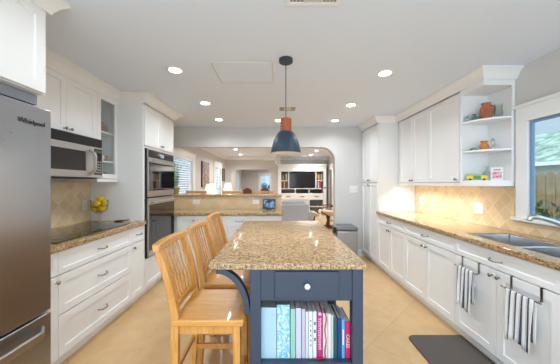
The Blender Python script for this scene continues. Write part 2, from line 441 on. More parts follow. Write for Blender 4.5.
MB().grid([w3[0], w3[0]+.03, w3[1]-.03, w3[1]], [w3[2], w3[2]+.03, w3[3]-.03, w3[3]], {(1, 1)}, xz, 14.04, 14.09).build('window_frame', 'trim', r)
MB().box(w3[0]+.03, w3[1]-.03, 14.06, 14.065, w3[2]+.03, w3[3]-.03).build('pane', 'glass', r)

M['blind'] = mat('blind slat', srgb(228, 234, 240), .6)
def blind(name, label, x, y0, y1, z0, z1, n):
    t = thing(name, label, 'blind', (x, (y0+y1)/2, z1))
    mb = MB()
    for k in range(n):
        z = z0+(z1-z0-.05)*(k+.5)/n; mb.bar((x, y0+.01, z), (x, y1-.01, z), .042, .003, (.72, 0, .7))
    s = mb.build('slats', 'blind', t); s['kind'] = 'thing'
    MB().box(x-.028, x+.028, y0+.006, y1-.006, z1-.05, z1).build('head_rail', 'white', t, .003)
    MB().box(x-.022, x+.022, y0+.008, y1-.008, z0, z0+.02).build('bottom_rail', 'white', t, .003)
blind('window_blind', 'white slatted blind in the window behind the green plant', FL-.02, w1[0], w1[1], w1[2]+.01, w1[3], 22)
blind('window_blind', 'white slatted blind in the narrow window beyond the canvas picture', FL-.02, w2[0], w2[1], w2[2]+.01, w2[3], 30)
blind('window_blind', 'white slatted blind in the side window seen through the arch', -1.94, w4[0], w4[1], w4[2]+.01, w4[3], 26)

# the door in the living room's right wall
d = structroot('door_1')
MB().grid([9.35, 9.45, 10.08, 10.18], [0, 1.99, 2.08], {(1, 0)}, yz, FRW-.022, FRW).build('door_casing', 'trim', d, .003)
M['doorgrey'] = mat('grey door glass', srgb(140, 146, 152), .2)
MB().grid([9.45, 9.55, 9.98, 10.08], [.005, .25, 1.87, 1.99], {(1, 1)}, yz, FRW-.008, FRW).build('door_leaf', 'trim', d)
MB().box(FRW-.004, FRW-.0005, 9.55, 9.98, .25, 1.87).build('pane', 'doorgrey', d)
mb = MB(); mb.tube([(FRW-.008, 9.5, 1.0), (FRW-.06, 9.5, 1.0), (FRW-.065, 9.6, 1.0)], .009); mb.build('door_handle', 'chrome', d)

# ---------------------------------------------------------------- outside the sink window
struct(MB().box(2.32, 26, -8, 26, -.3, -.1).build('ground', mat('lawn soil', srgb(120, 124, 96), .9)))
t = thing('board_fence', 'weathered brown board fence outside the window over the sink', 'fence', (6.0, 6, -.1))
for k in range(44):
    y = 1.5+k*.2; mb = MB(); h = 1.58+random.uniform(-.015, .015)
    mb.prism([(y, -.1), (y+.185, -.1), (y+.185, h-.05), (y+.15, h), (y+.035, h), (y, h-.05)], yz, 6.0, 6.022); mb.build('fence_board', 'fence', t)
MB().box(6.022, 6.06, 1.5, 10.3, .3, .39).box(6.022, 6.06, 1.5, 10.3, 1.15, 1.24).build('fence_rail', 'fence', t)
t = thing('neighbour_house', 'pale house with a grey green roof beyond the board fence', 'house', (13, 12, -.1))
M['housewall'] = mat('house wall', srgb(224, 226, 222), .8)
MB().box(10.2, 16, 6, 19, -.1, 2.15).build('house_wall', 'housewall', t)
MB().prism([(9.6, 2.1), (13, 3.75), (16.6, 2.1), (16.6, 2.0), (9.6, 2.0)], lambda a, b, h: Vector((a, h, b)), 5.5, 19.5).build('house_roof', 'shingle', t)
MB().box(9.55, 9.62, 5.5, 19.5, 1.98, 2.12).build('gutter', 'white', t)
def leafball(mb, c, r, n, size, up=.3):
    for k in range(n):
        d = Vector((random.gauss(0, 1), random.gauss(0, 1), random.gauss(0, 1))).normalized(); p = Vector(c)+Vector((d.x*r[0], d.y*r[1], d.z*r[2]))*random.uniform(.6, 1)
        a = Vector((random.gauss(0, 1), random.gauss(0, 1), random.gauss(0, 1))).normalized(); b = a.cross(d+Vector((.01, .02, up))).normalized()
        s = size*random.uniform(.7, 1.3); mb.add([p-a*s, p+b*s*.45, p+a*s, p-b*s*.45], [(0, 1, 2, 3)])
for i, (x, y, s) in enumerate([(3.35, 2.85, 1.0), (3.55, 3.75, .95)]):
    t = thing('garden_shrub', ['dark leafy shrub outside just under the sink window', 'dark leafy shrub farther along the house wall outside'][i], 'shrub', (x, y, -.1))
    mb = MB(); leafball(mb, (x, y, .62), (.42, .45, .55*s), 420, .07); mb.build('foliage', 'hedge', t, smooth=False)
    mb = MB(); mb.tube([(x, y, -.1), (x+.03, y, .3), (x, y+.02, .7)], [.04, .03, .015], 8); mb.build('stem', 'brownwood', t)
t = thing('garden_hedge', 'blue green planting outside the far dining window', 'shrub', (-.7, 15.6, -.1))
M['bluehedge'] = mottle('blue planting', (40, 70, 104), (110, 160, 190), 5)
mb = MB(); leafball(mb, (-.7, 15.6, .55), (1.1, .4, .8), 500, .12); mb.build('foliage', 'bluehedge', t, smooth=False)
MB().tube([(-.7, 15.6, -.1), (-.68, 15.6, .6)], .04, 8).build('stem', 'brownwood', t)

# ---------------------------------------------------------------- kitchen cabinets, left
L = Fr((XL, 0, 0), (0, 1, 0), (1, 0, 0)); R = Fr((XR, 0, 0), (0, 1, 0), (-1, 0, 0)); P = Fr((0, 3.78, 0), (1, 0, 0), (0, -1, 0))
DL, DR = XL-WL-.002, WR-XR-.002
cabinet(L, 'base_cabinet', 'narrow white base cabinet between the refrigerator and the wide drawers', 1.45, 1.809, 0, .872, DL,
        [('drawer', 1.45, 1.809, .70, .868, ('p', 1.62, .785)), ('door', 1.45, 1.809, .105, .695, ('k', 1.785, .655))], toe=.1)
cabinet(L, 'drawer_cabinet', 'wide white cabinet of three drawers under the black cooktop', 1.809, 2.72, 0, .872, DL,
        [('drawer', 1.809, 2.72, .70, .868, ('p', 2.262, .785)), ('drawer', 1.809, 2.72, .41, .695, ('p', 2.262, .555)), ('drawer', 1.809, 2.72, .105, .405, ('p', 2.262, .255))], toe=.1)
cabinet(L, 'base_cabinet', 'narrow white base cabinet with drawer and door beside the oven tower', 2.72, 2.985, 0, .872, DL,
        [('drawer', 2.72, 2.985, .70, .868, ('p', 2.853, .785)), ('door', 2.72, 2.985, .105, .695, ('k', 2.752, .655))], toe=.1)
tag(MB().box(WL+.001, XL+.025, 1.44, 2.984, CT-.04, CT).build('granite_worktop', 'granite', None, .006), 'speckled gold granite worktop holding the black cooktop', 'worktop')
tag(MB().box(WL+.001, WL+.012, 1.44, 2.984, CT+.0005, 1.364).build('tiled_backsplash', 'tile', None), 'tan diamond tiled backsplash behind the cooktop', 'backsplash')
# oven tower, built round the ovens
T = thing('oven_tower_cabinet', 'tall white cabinet tower housing the double wall ovens', 'cabinet', (XL-DL/2, 3.41, 0))
a0, a1, o0, o1 = 2.986, 3.835, 3.028, 3.793
mb = MB(); L.box(mb, a0, o0-.002, .1, 2.37, -DL, -.0205); mb.build('side_panel', 'cab', T, .0015)
mb = MB(); L.box(mb, o1+.002, a1, .1, 2.37, -DL, -.0205); mb.build('side_panel', 'cab', T, .0015)
mb = MB(); L.box(mb, o0-.002, o1+.002, 1.775, 2.37, -DL, -.0205); mb.build('upper_box', 'cab', T)
mb = MB(); L.box(mb, o0-.002, o1+.002, .1, .452, -DL, -.0205); mb.build('lower_box', 'cab', T)
mb = MB(); L.box(mb, a0, a1, 0, .1, -DL, -.075); mb.build('toe_kick', 'cab', T)
for u0, u1, k in ((a0+.01, 3.41, 3.385), (3.41, a1-.01, 3.435)):
    mb = MB(); L.shaker(mb, u0+.0018, u1-.0018, 1.80, 2.275); d = mb.build('door', 'cab', T); L.knob(d, k, 1.835)
mb = MB(); L.shaker(mb, a0+.01, a1-.01, .11, .448); mb.build('drawer', 'cab', T)
# wall cabinets, left
UL = Fr((-1.859, 0, 0), (0, 1, 0), (1, 0, 0)); DU = 1.859
cabinet(UL, 'wall_cabinet', 'white two door wall cabinet above the microwave', 1.87, 2.641, 1.80, 2.33, .329,
        [('door', 1.87, 2.2555, 1.803, 2.30, ('k', 2.226, 1.835)), ('door', 2.2555, 2.641, 1.803, 2.30, ('k', 2.286, 1.835))])
cabinet(UL, 'wall_cabinet', 'white wall cabinet between refrigerator and microwave', 1.435, 1.868, 1.375, 2.33, .329, [('door', 1.435, 1.868, 1.38, 2.30, ('k', 1.84, 1.43))])
G = thing('glass_door_cabinet', 'white wall cabinet with a glass door holding jars and cups', 'cabinet', (-2.02, 2.812, 1.37))
g0, g1, gz0, gz1 = 2.642, 2.984, 1.40, 2.33
x_b, x_f = WL+.001, -1.8795
MB().box(x_b, x_f, g0, g0+.016, gz0, gz1).build('side_panel', 'cab', G)
MB().box(x_b, x_f, g1-.016, g1, gz0, gz1).build('side_panel', 'cab', G)
MB().box(x_b, x_b+.008, g0+.016, g1-.016, gz0, gz1).build('back_panel', 'cabin', G)
MB().box(x_b+.008, x_f, g0+.016, g1-.016, gz1-.02, gz1).build('top_panel', 'cab', G)
MB().box(x_b+.008, x_f, g0+.016, g1-.016, gz0, gz0+.018).build('bottom_panel', 'cab', G)
MB().box(x_b, -1.862, g0, g1, 1.365, 1.398).build('light_rail', 'cab', G, .003)
GS = (1.60, 1.92)
for z in GS: MB().box(x_b+.008, x_f-.01, g0+.016, g1-.016, z-.018, z).build('shelf', 'cab', G, .002)
mb = MB(); UL.shaker(mb, g0+.002, g1-.002, gz0+.003, 2.30, fr=.05, hole=True); d = mb.build('door', 'cab', G)
mb = MB(); UL.box(mb, g0+.051, g1-.051, gz0+.052, 2.251, -.013, -.009); mb.build('pane', 'clear', d)
# cabinet over the refrigerator
F1 = Fr((-1.28, 0, 0), (0, 1, 0), (1, 0, 0))
c = cabinet(F1, 'fridge_top_cabinet', 'deep white cabinet above the stainless refrigerator', .48, 1.425, 1.845, 2.33, -(WL+1.28)-.002,
        [('door', .49, .952, 1.848, 2.315, ('k', .92, 1.885)), ('door', .952, 1.415, 1.848, 2.315, ('k', .985, 1.885))])
MB().box(WL+.002, -1.34, .49, 1.424, 1.79, 1.843).build('filler_panel', 'greyfill', c)
tag(MB().box(WL+.002, -1.36, 1.4255, 1.434, 0, 2.33).build('end_panel', 'cab', c), None, None)
# crowns over the left run
crown('trim_2', [(-1.28, .3), (-1.28, 1.425), (WL, 1.425)], 1, .09, .07)
crown('trim_3', [(-1.859, 1.436), (-1.859, 2.985), (XL, 2.985), (XL, 3.836), (WL, 3.836)], 1, .10, .10)

# ---------------------------------------------------------------- kitchen cabinets, right
def pair(u0, u1, label, hollow=False):
    m = (u0+u1)/2; kz = .655
    cabinet(R, 'base_cabinet', label, u0, u1, 0, .872, DR,
            [('drawer', u0, u1, .735, .868, ('p', m, .80)), ('door', u0, m, .105, .73, ('k', m-.03, kz+.03)), ('door', m, u1, .105, .73, ('k', m+.03, kz+.03))], toe=.1, hollow=hollow)
pair(3.142, 3.982, 'white two door base cabinet next to the tall pantry')
pair(2.254, 3.142, 'white two door base cabinet between the pantry side unit and the sink unit')
pair(1.402, 2.254, 'white sink base cabinet with two towel bars on its doors', True)
pair(.55, 1.402, 'white two door base cabinet on the near side of the sink unit')
SX0, SX1, SY0, SY1, SM = 1.665, 2.045, 1.412, 2.246, 1.80
mb = MB(); mb.grid([XR-.025, SX0, SX1, WR-.001], [.55, SY0, SM-.012, SM+.012, SY1, 3.983], {(1, 1), (1, 3), (1, 2)}, ident, CT-.04, CT)
tag(mb.build('granite_worktop', 'granite', None, .006), 'long speckled gold granite worktop around the steel sink', 'worktop')
mb = MB(); mb.grid([.55, 1.04, 2.313, 3.983], [CT+.0005, 1.012, 1.32], {(1, 1)}, yz, WR-.012, WR-.001)
tag(mb.build('tiled_backsplash', 'tile', None), 'lit tan diamond tiled backsplash along the sink counter', 'backsplash')
# pantry
PF = R
cabinet(R, 'pantry_cabinet', 'tall white pantry cabinet against the end wall', 3.984, 4.716, 0, 2.37, DR,
        [('door', 3.994, 4.35, 1.365, 2.283, ('k', 4.325, 1.40)), ('door', 4.35, 4.706, 1.365, 2.283, ('k', 4.375, 1.40)),
         ('door', 3.994, 4.35, .105, 1.36, ('k', 4.325, 1.32)), ('door', 4.35, 4.706, .105, 1.36, ('k', 4.375, 1.32))], toe=.1)
UR = Fr((1.878, 0, 0), (0, 1, 0), (-1, 0, 0)); DUR = WR-1.878-.002
ub, ut = 1.357, 2.30
_u1 = cabinet(UR, 'wall_cabinet', 'white two door wall cabinet beside the tall pantry', 3.178, 3.983, ub, ut, DUR,
        [('door', 3.547, 3.90, ub+.003, 2.283, ('k', 3.575, ub+.035)), ('door', 3.178, 3.547, ub+.003, 2.283, ('k', 3.519, ub+.035))])
_u2 = cabinet(UR, 'wall_cabinet', 'white single wide door wall cabinet beside the open corner shelves', 2.624, 3.177, ub, ut, DUR,
        [('door', 2.634, 3.177, ub+.003, 2.283, ('k', 2.665, ub+.035))])
MB().box(1.879, 1.894, 3.178, 3.983, 1.322, ub-.0005).build('light_rail', 'cab', _u1, .002)
MB().box(1.879, 1.894, 2.624, 3.177, 1.322, ub-.0005).build('light_rail', 'cab', _u2, .002)
# open corner shelf unit with a diagonal front
S = thing('corner_shelf_unit', 'open white corner shelf unit with curved shelves beside the window', 'shelf', (2.05, 2.5, ub))
x0, x1, ya, yb_ = 1.878, WR-.001, 2.623, 2.314
MB().box(x0, x1, ya-.012, ya-.0005, ub, ut).build('side_panel', 'cab', S)
MB().box(x1-.010, x1, yb_+.004, ya-.012, ub, ut).build('back_panel', 'cab', S)
def tri(z, th):
    rx_, ry_ = x1-.010-x0, ya-.012-yb_-.004; cx, cy = x1-.010, ya-.012
    pts = [(cx-rx_*math.cos(k*PI/32), cy-ry_*math.sin(k*PI/32)) for k in range(17)]+[(cx, cy)]
    return MB().prism(pts, ident, z-th, z)
SZ = (1.674, 1.967)
for z in SZ: tri(z, .018).build('shelf', 'cab', S, .002)
tri(ub+.024, .056).build('bottom_panel', 'cab', S)
MB().box(x0, x1-.01, yb_, ya-.012, 2.245, ut).build('top_panel', 'cab', S, .002)
MB().box(x0-.004, x0+.014, ya-.034, ya-.012, ub, 2.2445).build('stile', 'cab', S, .002)
MB().box(x1-.034, x1-.010, yb_-.002, yb_+.012, ub, 2.2445).build('stile', 'cab', S, .002)
crown('trim_4', [(XR, YE-.002), (XR, 3.984), (1.878, 3.984), (1.878, 2.312), (WR, 2.312)], 1, .095, .075)

# ---------------------------------------------------------------- peninsula with raised bar
def pen(u0, u1, label, door):
    fr = [('door' if door else 'drawer', u0, u1, .105 if door else .715, .868, (('k', u1-.04, .8) if door else ('p', (u0+u1)/2, .79)))]
    if not door:
        m = (u0+u1)/2
        fr += [('door', u0, m, .105, .71, ('k', m-.03, .66)), ('door', m, u1, .105, .71, ('k', m+.03, .66))]
    cabinet(P, 'peninsula_cabinet', label, u0, u1, 0, .872, .55, fr, toe=.1)
pen(-1.48, -1.19, 'narrow white door cabinet in the corner of the peninsula', True)
pen(-1.19, -.734, 'white peninsula cabinet left of the narrow drawer unit', False)
pen(-.734, -.378, 'narrow white peninsula drawer cabinet in the middle of the row', False)
pen(-.378, .07, 'white peninsula drawer cabinet at the open end under the small display', False)
_c = thing('peninsula_cabinet', 'blind white corner filler of the peninsula beside the oven tower', 'cabinet', (-1.8, 4.1, 0))
MB().box(WL+.004, -1.481, 3.842, 4.328, .1, .872).build('body', 'cab', _c)
MB().box(WL+.004, -1.481, 3.86, 4.328, 0, .1).build('toe_kick', 'cab', _c)
tag(MB().prism([(WL+.001, 3.84), (XL+.002, 3.84), (XL+.002, 3.755), (.092, 3.755), (.092, 4.33), (WL+.001, 4.33)], ident, CT-.04, CT).build('granite_worktop', 'granite', None, .006), 'lower granite worktop of the peninsula', 'worktop')
B = thing('raised_bar', 'raised peninsula bar with tan tiled face and granite ledge', 'bar', (-1.05, 4.4, 0))
MB().box(WL+.002, .075, 4.345, 4.46, 0, 1.12).build('bar_wall', 'wall', B)
MB().box(WL+.002, .075, 4.333, 4.345, CT+.001, 1.12).build('bar_tile', 'tile_bar', B)
MB().box(WL+.002, .082, 4.295, 4.70, 1.121, 1.16).build('bar_ledge', 'granite', B, .006)

# ---------------------------------------------------------------- appliances
f = thing('refrigerator', 'large stainless refrigerator with bottom freezer drawer', 'refrigerator', (-1.7, .955, 0))
fy0, fy1, fx = .50, 1.422, -1.255
MB().box(WL+.03, fx-.075, fy0+.005, fy1-.005, .03, 1.745).build('body', 'dark', f, .004)
def bowed(y0, y1, z0, z1, name):
    pts = []
    for k in range(9):
        a = k/8; pts.append((y0+(y1-y0)*a, fx-.003+.003*math.sin(PI*a)))
    pts = [(y0, fx-.07)]+pts+[(y1, fx-.07)]
    return MB().prism(pts, lambda a, b, h: Vector((b, a, h)), z0, z1).build(name, 'fridge', f, .006, seg=3)
bowed(fy0, .9575, .655, 1.757, 'door'); dr = bowed(.9595, fy1, .655, 1.757, 'door'); fz = bowed(fy0, fy1, .07, .643, 'freezer_drawer')
MB().box(WL+.05, fx-.1, fy0+.02, fy1-.02, 0, .07).build('base_grille', 'black', f)
for y in (.925, .99):
    mb = MB(); mb.tube([(fx-.002, y, .80), (fx+.05, y, .84), (fx+.06, y, 1.2), (fx+.05, y, 1.58), (fx-.002, y, 1.62)], .013, 10); mb.build('door_handle', 'steel', dr if y > .96 else f)
mb = MB(); n = 15
path = [(fx+.002*math.sin(PI*k/(n-1))+.045*min(1, 8*math.sin(PI*k/(n-1))), fy0+.06+(fy1-fy0-.12)*k/(n-1), .575) for k in range(n)]
for a, b in zip(path, path[1:]): pass
rows = [[Vector((p[0], p[1], p[2]-.02)), Vector((p[0]+.014, p[1], p[2]-.016)), Vector((p[0]+.014, p[1], p[2]+.016)), Vector((p[0], p[1], p[2]+.02))] for p in path]
vs = sum(rows, []); fs = [(0, 1, 2, 3), tuple(range(4*n-4, 4*n))]
for i in range(n-1):
    for j in range(4): fs.append((i*4+j, i*4+(j+1) % 4, i*4+4+(j+1) % 4, i*4+4+j))
mb.add(vs, fs); mb.build('drawer_handle', 'steel', fz, .003)
text('Whirlpool', 'logo', dr, (fx+.0035, 1.305, 1.665), (PI/2, 0, PI/2), .034, 'dark', .001)

m = thing('microwave', 'stainless over range microwave with black vent grille', 'microwave', (-2.0, 2.255, 1.4))
y0, y1, mz0, mz1, mx = 1.876, 2.636, 1.405, 1.798, -1.80
MB().box(WL+.003, mx-.028, y0, y1, mz0, mz1).build('body', 'dark', m, .004)
MF = Fr((mx, 0, 0), (0, 1, 0), (1, 0, 0))
mb = MB(); MF.box(mb, y0, y1, mz1-.085, mz1, -.027, -.008); vg = mb.build('vent_grille', 'black', m, .004)
mb = MB()
for k in range(5): MF.box(mb, y0+.02, y1-.02, mz1-.08+k*.016, mz1-.073+k*.016, -.008, -.002)
mb.build('grille_slats', 'black', vg)
mb = MB(); MF.box(mb, y0, 2.50, mz0+.004, mz1-.088, -.027, 0); dd = mb.build('door', 'steel', m, .004)
M['microglass'] = mat('microwave window', srgb(52, 52, 54), .06)
mb = MB(); MF.box(mb, y0+.04, 2.40, mz0+.065, mz1-.145, -.002, .0015); mb.build('door_window', 'microglass', dd, .001)
mb = MB(); MF.box(mb, 2.502, y1, mz0+.004, mz1-.088, -.027, -.002); cp = mb.build('control_panel', 'steel', m, .003)
mb = MB(); MF.box(mb, 2.512, y1-.014, mz0+.03, mz1-.105, -.003, .0005); mb.build('keypad', 'blackglass', cp)
mb = MB(); MF.box(mb, 2.522, y1-.024, mz1-.145, mz1-.12, 0, .0012); mb.build('display', mat('green display', srgb(70, 84, 84), .3), cp)
mb = MB()
for r_ in range(5):
    for c_ in range(3): MF.box(mb, 2.525+c_*.031, 2.547+c_*.031, mz0+.05+r_*.026, mz0+.062+r_*.026, 0, .0012)
mb.build('keys', mat('grey keys', srgb(150, 150, 150), .5), cp)
mb = MB(); pts = [MF.p(2.455, mz0+.03+(mz1-mz0-.15)*k/14, -.002+.055*min(1, 1.5*math.sin(PI*k/14))) for k in range(15)]; mb.tube(pts, .014, 10); mb.build('door_handle', 'steel', dd)
MB().box(WL+.02, mx-.05, y0+.02, y1-.02, mz0-.006, mz0).build('underside', 'black', m)

def oven(name, label, z0, z1, panel):
    t = thing(name, label, 'oven', (XL-.25, 3.41, z0))
    OF = Fr((XL+.012, 0, 0), (0, 1, 0), (1, 0, 0))
    mb = MB(); OF.box(mb, o0+.004, o1-.004, z0+.002, z1-.002, -.55, -.03); mb.build('body', 'black', t)
    mb = MB(); OF.box(mb, o0, o1, z0+.002, z1-.002, -.03, -.014); mb.build('trim_frame', 'black', t, .002)
    zt = z1-.004
    if panel:
        mb = MB(); OF.box(mb, o0+.012, o1-.012, z1-.118, z1-.006, -.0138, .002); c = mb.build('control_panel', 'steel', t, .002)
        mb = MB(); OF.box(mb, o0+.014, o1-.014, z1-.105, z1-.016, .0, .004); mb.build('control_glass', 'blackglass', c)
        mb = MB(); OF.box(mb, 3.36, 3.46, z1-.085, z1-.04, .004, .005); mb.build('display', mat('oven display', srgb(120, 140, 150), .3, emit=srgb(150, 175, 190), es=.5), c)
        zt = z1-.122
    mb = MB(); OF.box(mb, o0+.012, o1-.012, z0+.012, zt, -.0138, .012); d = mb.build('door', 'steel', t, .003)
    mb = MB(); OF.box(mb, o0+.014, o1-.014, z0+.085, zt-(.03 if panel else .075), .010, .0135); mb.build('door_glass', 'blackglass', d, .001)
    zh = zt-.045
    mb = MB(); mb.tube([OF.p(o0+.05, zh, .01), OF.p(o0+.055, zh, .05), OF.p(o0+.09, zh, .056), OF.p(o1-.09, zh, .056), OF.p(o1-.055, zh, .05), OF.p(o1-.05, zh, .01)], .0125, 10); mb.build('door_handle', 'steel', d)
oven('wall_oven', 'upper stainless wall oven with control panel and dark glass door', 1.175, 1.772, True)
oven('wall_oven', 'lower stainless wall oven with dark glass door above the white drawer', .456, 1.172, False)

c = thing('cooktop', 'black glass cooktop set in the left granite worktop', 'cooktop', (-1.86, 2.31, CT))
MB().box(-2.08, -1.60, 1.85, 2.765, CT+.0003, CT+.007).build('glass_top', 'blackglass', c, .002)
M['ring'] = mat('burner mark', srgb(60, 60, 62), .2)
for x, y, r_ in ((-1.72, 2.06, .10), (-1.96, 2.06, .085), (-1.72, 2.52, .085), (-1.96, 2.54, .10)):
    mb = MB(); mb.lathe((x, y, CT+.0071), [(r_, 0), (r_+.003, 0), (r_+.003, .0004), (r_, .0004)], 40, closed=True); mb.build('burner_ring', 'ring', c)

# ---------------------------------------------------------------- sink and faucet
s = thing('kitchen_sink', 'double bowl stainless steel sink in the right worktop', 'sink', (1.86, 1.8, .7))
def bowl(y0, y1, name):
    mb = MB(); R_ = lambda a, z: [Vector((SX0+a, y0+a, z)), Vector((SX1-a, y0+a, z)), Vector((SX1-a, y1-a, z)), Vector((SX0+a, y1-a, z))]
    rings = [R_(.0005, CT-.006), R_(.003, CT-.012), R_(.012, CT-.19), R_(.03, CT-.205), R_(.034, CT-.213), R_(.0005, CT-.213)]
    vs = sum(rings, []); fs = []
    for k in range(5):
        for i in range(4): fs.append((k*4+i, k*4+(i+1) % 4, k*4+4+(i+1) % 4, k*4+4+i))
    for i in range(4): fs.append((20+i, 20+(i+1) % 4, (i+1) % 4, i))
    mb.add(vs, fs); o = mb.build(name, 'sinksteel', s, .008, seg=3)
    cx, cy = (SX0+SX1)/2, (y0+y1)/2
    MB().box(SX0+.028, SX1-.028, y0+.028, y1-.028, CT-.209, CT-.205).build('bowl_floor', 'sinksteel', o)
    mb = MB(); mb.lathe((cx, cy, CT-.2045), [(0, .0), (.03, 0), (.042, .003), (.042, 0)], 20); mb.build('drain', 'chrome', o)
bowl(SY0+.001, SM-.0125, 'bowl'); bowl(SM+.0125, SY1-.001, 'bowl')
MB().box(SX0, SX1, SM-.0125, SM+.0125, CT-.213, CT-.012).build('divider', 'sinksteel', s, .006)
fa = thing('faucet', 'brushed steel pull out faucet leaning over the sink', 'faucet', (2.095, 1.80, CT))
fb = Vector((2.095, 1.80, CT))
mb = MB(); mb.lathe(fb, [(.032, 0), (.032, .006), (.027, .012), (.025, .07), (.024, .085)], 20); mb.build('base', 'steel', fa)
mb = MB(); mb.tube([fb+Vector(v) for v in ((0, 0, .07), (-.01, .002, .105), (-.05, .01, .135), (-.12, .022, .165), (-.17, .031, .182), (-.20, .036, .19))], [.023, .021, .018, .0165, .0165, .017], 14); mb.build('spout', 'steel', fa)
mb = MB(); mb.tube([fb+Vector(v) for v in ((-.195, .036, .189), (-.235, .043, .198), (-.262, .048, .192), (-.274, .05, .172))], [.018, .021, .022, .018], 14); mb.build('spray_head', 'steel', fa)
mb = MB(); mb.tube([fb+Vector(v) for v in ((0, 0, .08), (.005, -.01, .12), (.0, -.06, .17), (-.005, -.09, .185))], [.02, .015, .009, .007], 10); mb.build('lever', 'steel', fa)

# ---------------------------------------------------------------- dish towels on over-door bars
def towel_bar(y0, y1, z, label, k):
    t = thing('towel_bar', label, 'towel bar', (XR-.04, (y0+y1)/2, z), 'over door towel bars')
    mb = MB(); mb.tube([(XR-.042, y0, z), (XR-.042, y1, z)], .006, 10); mb.build('bar', 'chrome', t)
    for y in (y0+.035, y1-.035):
        mb = MB(); mb.box(XR-.0045, XR-.0012, y-.007, y+.007, z-.005, .7325).box(XR-.0045, XR+.016, y-.007, y+.007, .7308, .7325).box(XR-.042, XR-.0012, y-.007, y+.007, z-.006, z-.003)
        mb.build('hook', 'chrome', t)
towel_bar(1.945, 2.19, .655, 'chrome over door towel bar holding the towel nearer the pantry', 0)
towel_bar(1.475, 1.74, .655, 'chrome over door towel bar holding the wider near towel', 1)
def towel(y0, y1, ztop, zf, zb, label, ph):
    X = XR-.042; rows = []; n = 26
    prof = [(-.012, zb)]
    for k in range(9): prof.append((-.0095*0-.0, 0))
    path = [(.012, zb+(ztop-zb)*k/6) for k in range(6)]+[(.0085*math.cos(a*PI/6), ztop+.0085*math.sin(a*PI/6)) for a in range(7)]+[(-.010, ztop-(ztop-zf)*k/9) for k in range(1, 10)]
    for j, (dx, z) in enumerate(path):
        row = []
        for i in range(n+1):
            u = i/n; fall = max(0, (ztop-z)/(ztop-zf)); w = math.sin(u*PI*5+ph)*.013*fall+math.sin(u*PI*9+ph*2)*.004*fall
            sgn = -1 if dx < 0 else 1
            yy = (y0+y1)/2+(u-.5)*(y1-y0)*(1-.10*fall)
            off = dx+(-abs(w)-.004*fall if sgn < 0 else min(.014, .3*abs(w)))
            row.append(Vector((X+off, yy, z-(.018*math.sin(u*PI*2+ph) if j == len(path)-1 else 0))))
        rows.append(row)
    mb = MB(); mb.sheet(rows); return tag(mb.build('dish_towel', 'stripe', None, solid=.003), label, 'towel', 'striped dish towels')
towel(1.985, 2.155, .655, .345, .40, 'narrower navy and white striped dish towel hanging nearer the pantry', .4)
towel(1.512, 1.692, .650, .345, .39, 'wider navy and white striped dish towel hanging on the near sink door', 1.3)

# ---------------------------------------------------------------- island
I = thing('kitchen_island', 'slate blue kitchen island with granite top and open bookshelf', 'island', (.06, 2.18, 0))
ix0, ix1, iy0, iy1 = -.375, .495, 1.387, 2.985
MB().box(ix0, ix1, iy0, iy1, CT-.034, CT).build('granite_top', 'granite_island', I, .009, seg=3)
bx0, bx1, by0, by1 = -.15, .478, 1.412, 2.955
for x in (bx0, bx1-.06):
    for y in (by0, by1-.06): MB().box(x, x+.06, y, y+.06, 0, CT-.0345).build('leg', 'blue', I, .003)
MB().box(bx0+.06, bx1-.06, by0+.006, by0+.026, .70, CT-.0345).build('front_apron', 'blue', I, .002)
MB().box(bx0+.006, bx0+.026, by0+.06, by1-.06, .12, CT-.0345).build('side_panel', 'blue', I, .002)
MB().box(bx1-.026, bx1-.006, by0+.06, by1-.06, .70, CT-.0345).build('side_apron', 'blue', I, .002)
MB().box(bx0+.06, bx1-.06, by1-.026, by1-.006, .12, CT-.0345).build('back_panel', 'blue', I, .002)
MB().box(bx0+.027, bx1-.012, by0+.008, by1-.03, .33, .354).build('shelf', 'blue', I, .002)
MB().box(bx0+.027, bx1-.012, by0+.008, by1-.03, .10, .124).build('shelf', 'blue', I, .002)
MB().box(bx0+.027, bx1-.075, 1.74, 1.76, .354, .70).build('divider', 'blue', I)
IF = Fr((0, by0+.006, 0), (1, 0, 0), (0, -1, 0))
mb = MB(); IF.box(mb, -.012, .342, .718, .866, -.004, .012); dr = mb.build('drawer', 'blue', I, .003)
mb = MB(); c_ = IF.p(.165, .792, .012); mb.tube([c_, c_+Vector((0, -.012, 0)), c_+Vector((0, -.016, 0)), c_+Vector((0, -.026, 0)), c_+Vector((0, -.032, 0))], [.007, .006, .014, .016, .009], 16); mb.build('knob', 'ceramic', dr)
# curved brackets that carry the overhang
for y in (by0+.012, by1-.06):
    outer = []; inner = []
    for k in range(13):
        a = k/12*PI/2
        outer.append((bx0-.19+.19*math.sin(a)*1.0, CT-.0345-.0-.26*(1-math.cos(a))))
        inner.append((bx0-.19+.158*math.sin(a), CT-.0345-.032-.228*(1-math.cos(a))))
    ptsb = outer+inner[::-1]
    MB().prism(ptsb, xz, y, y+.045).build('bracket', 'blue', I, .002)

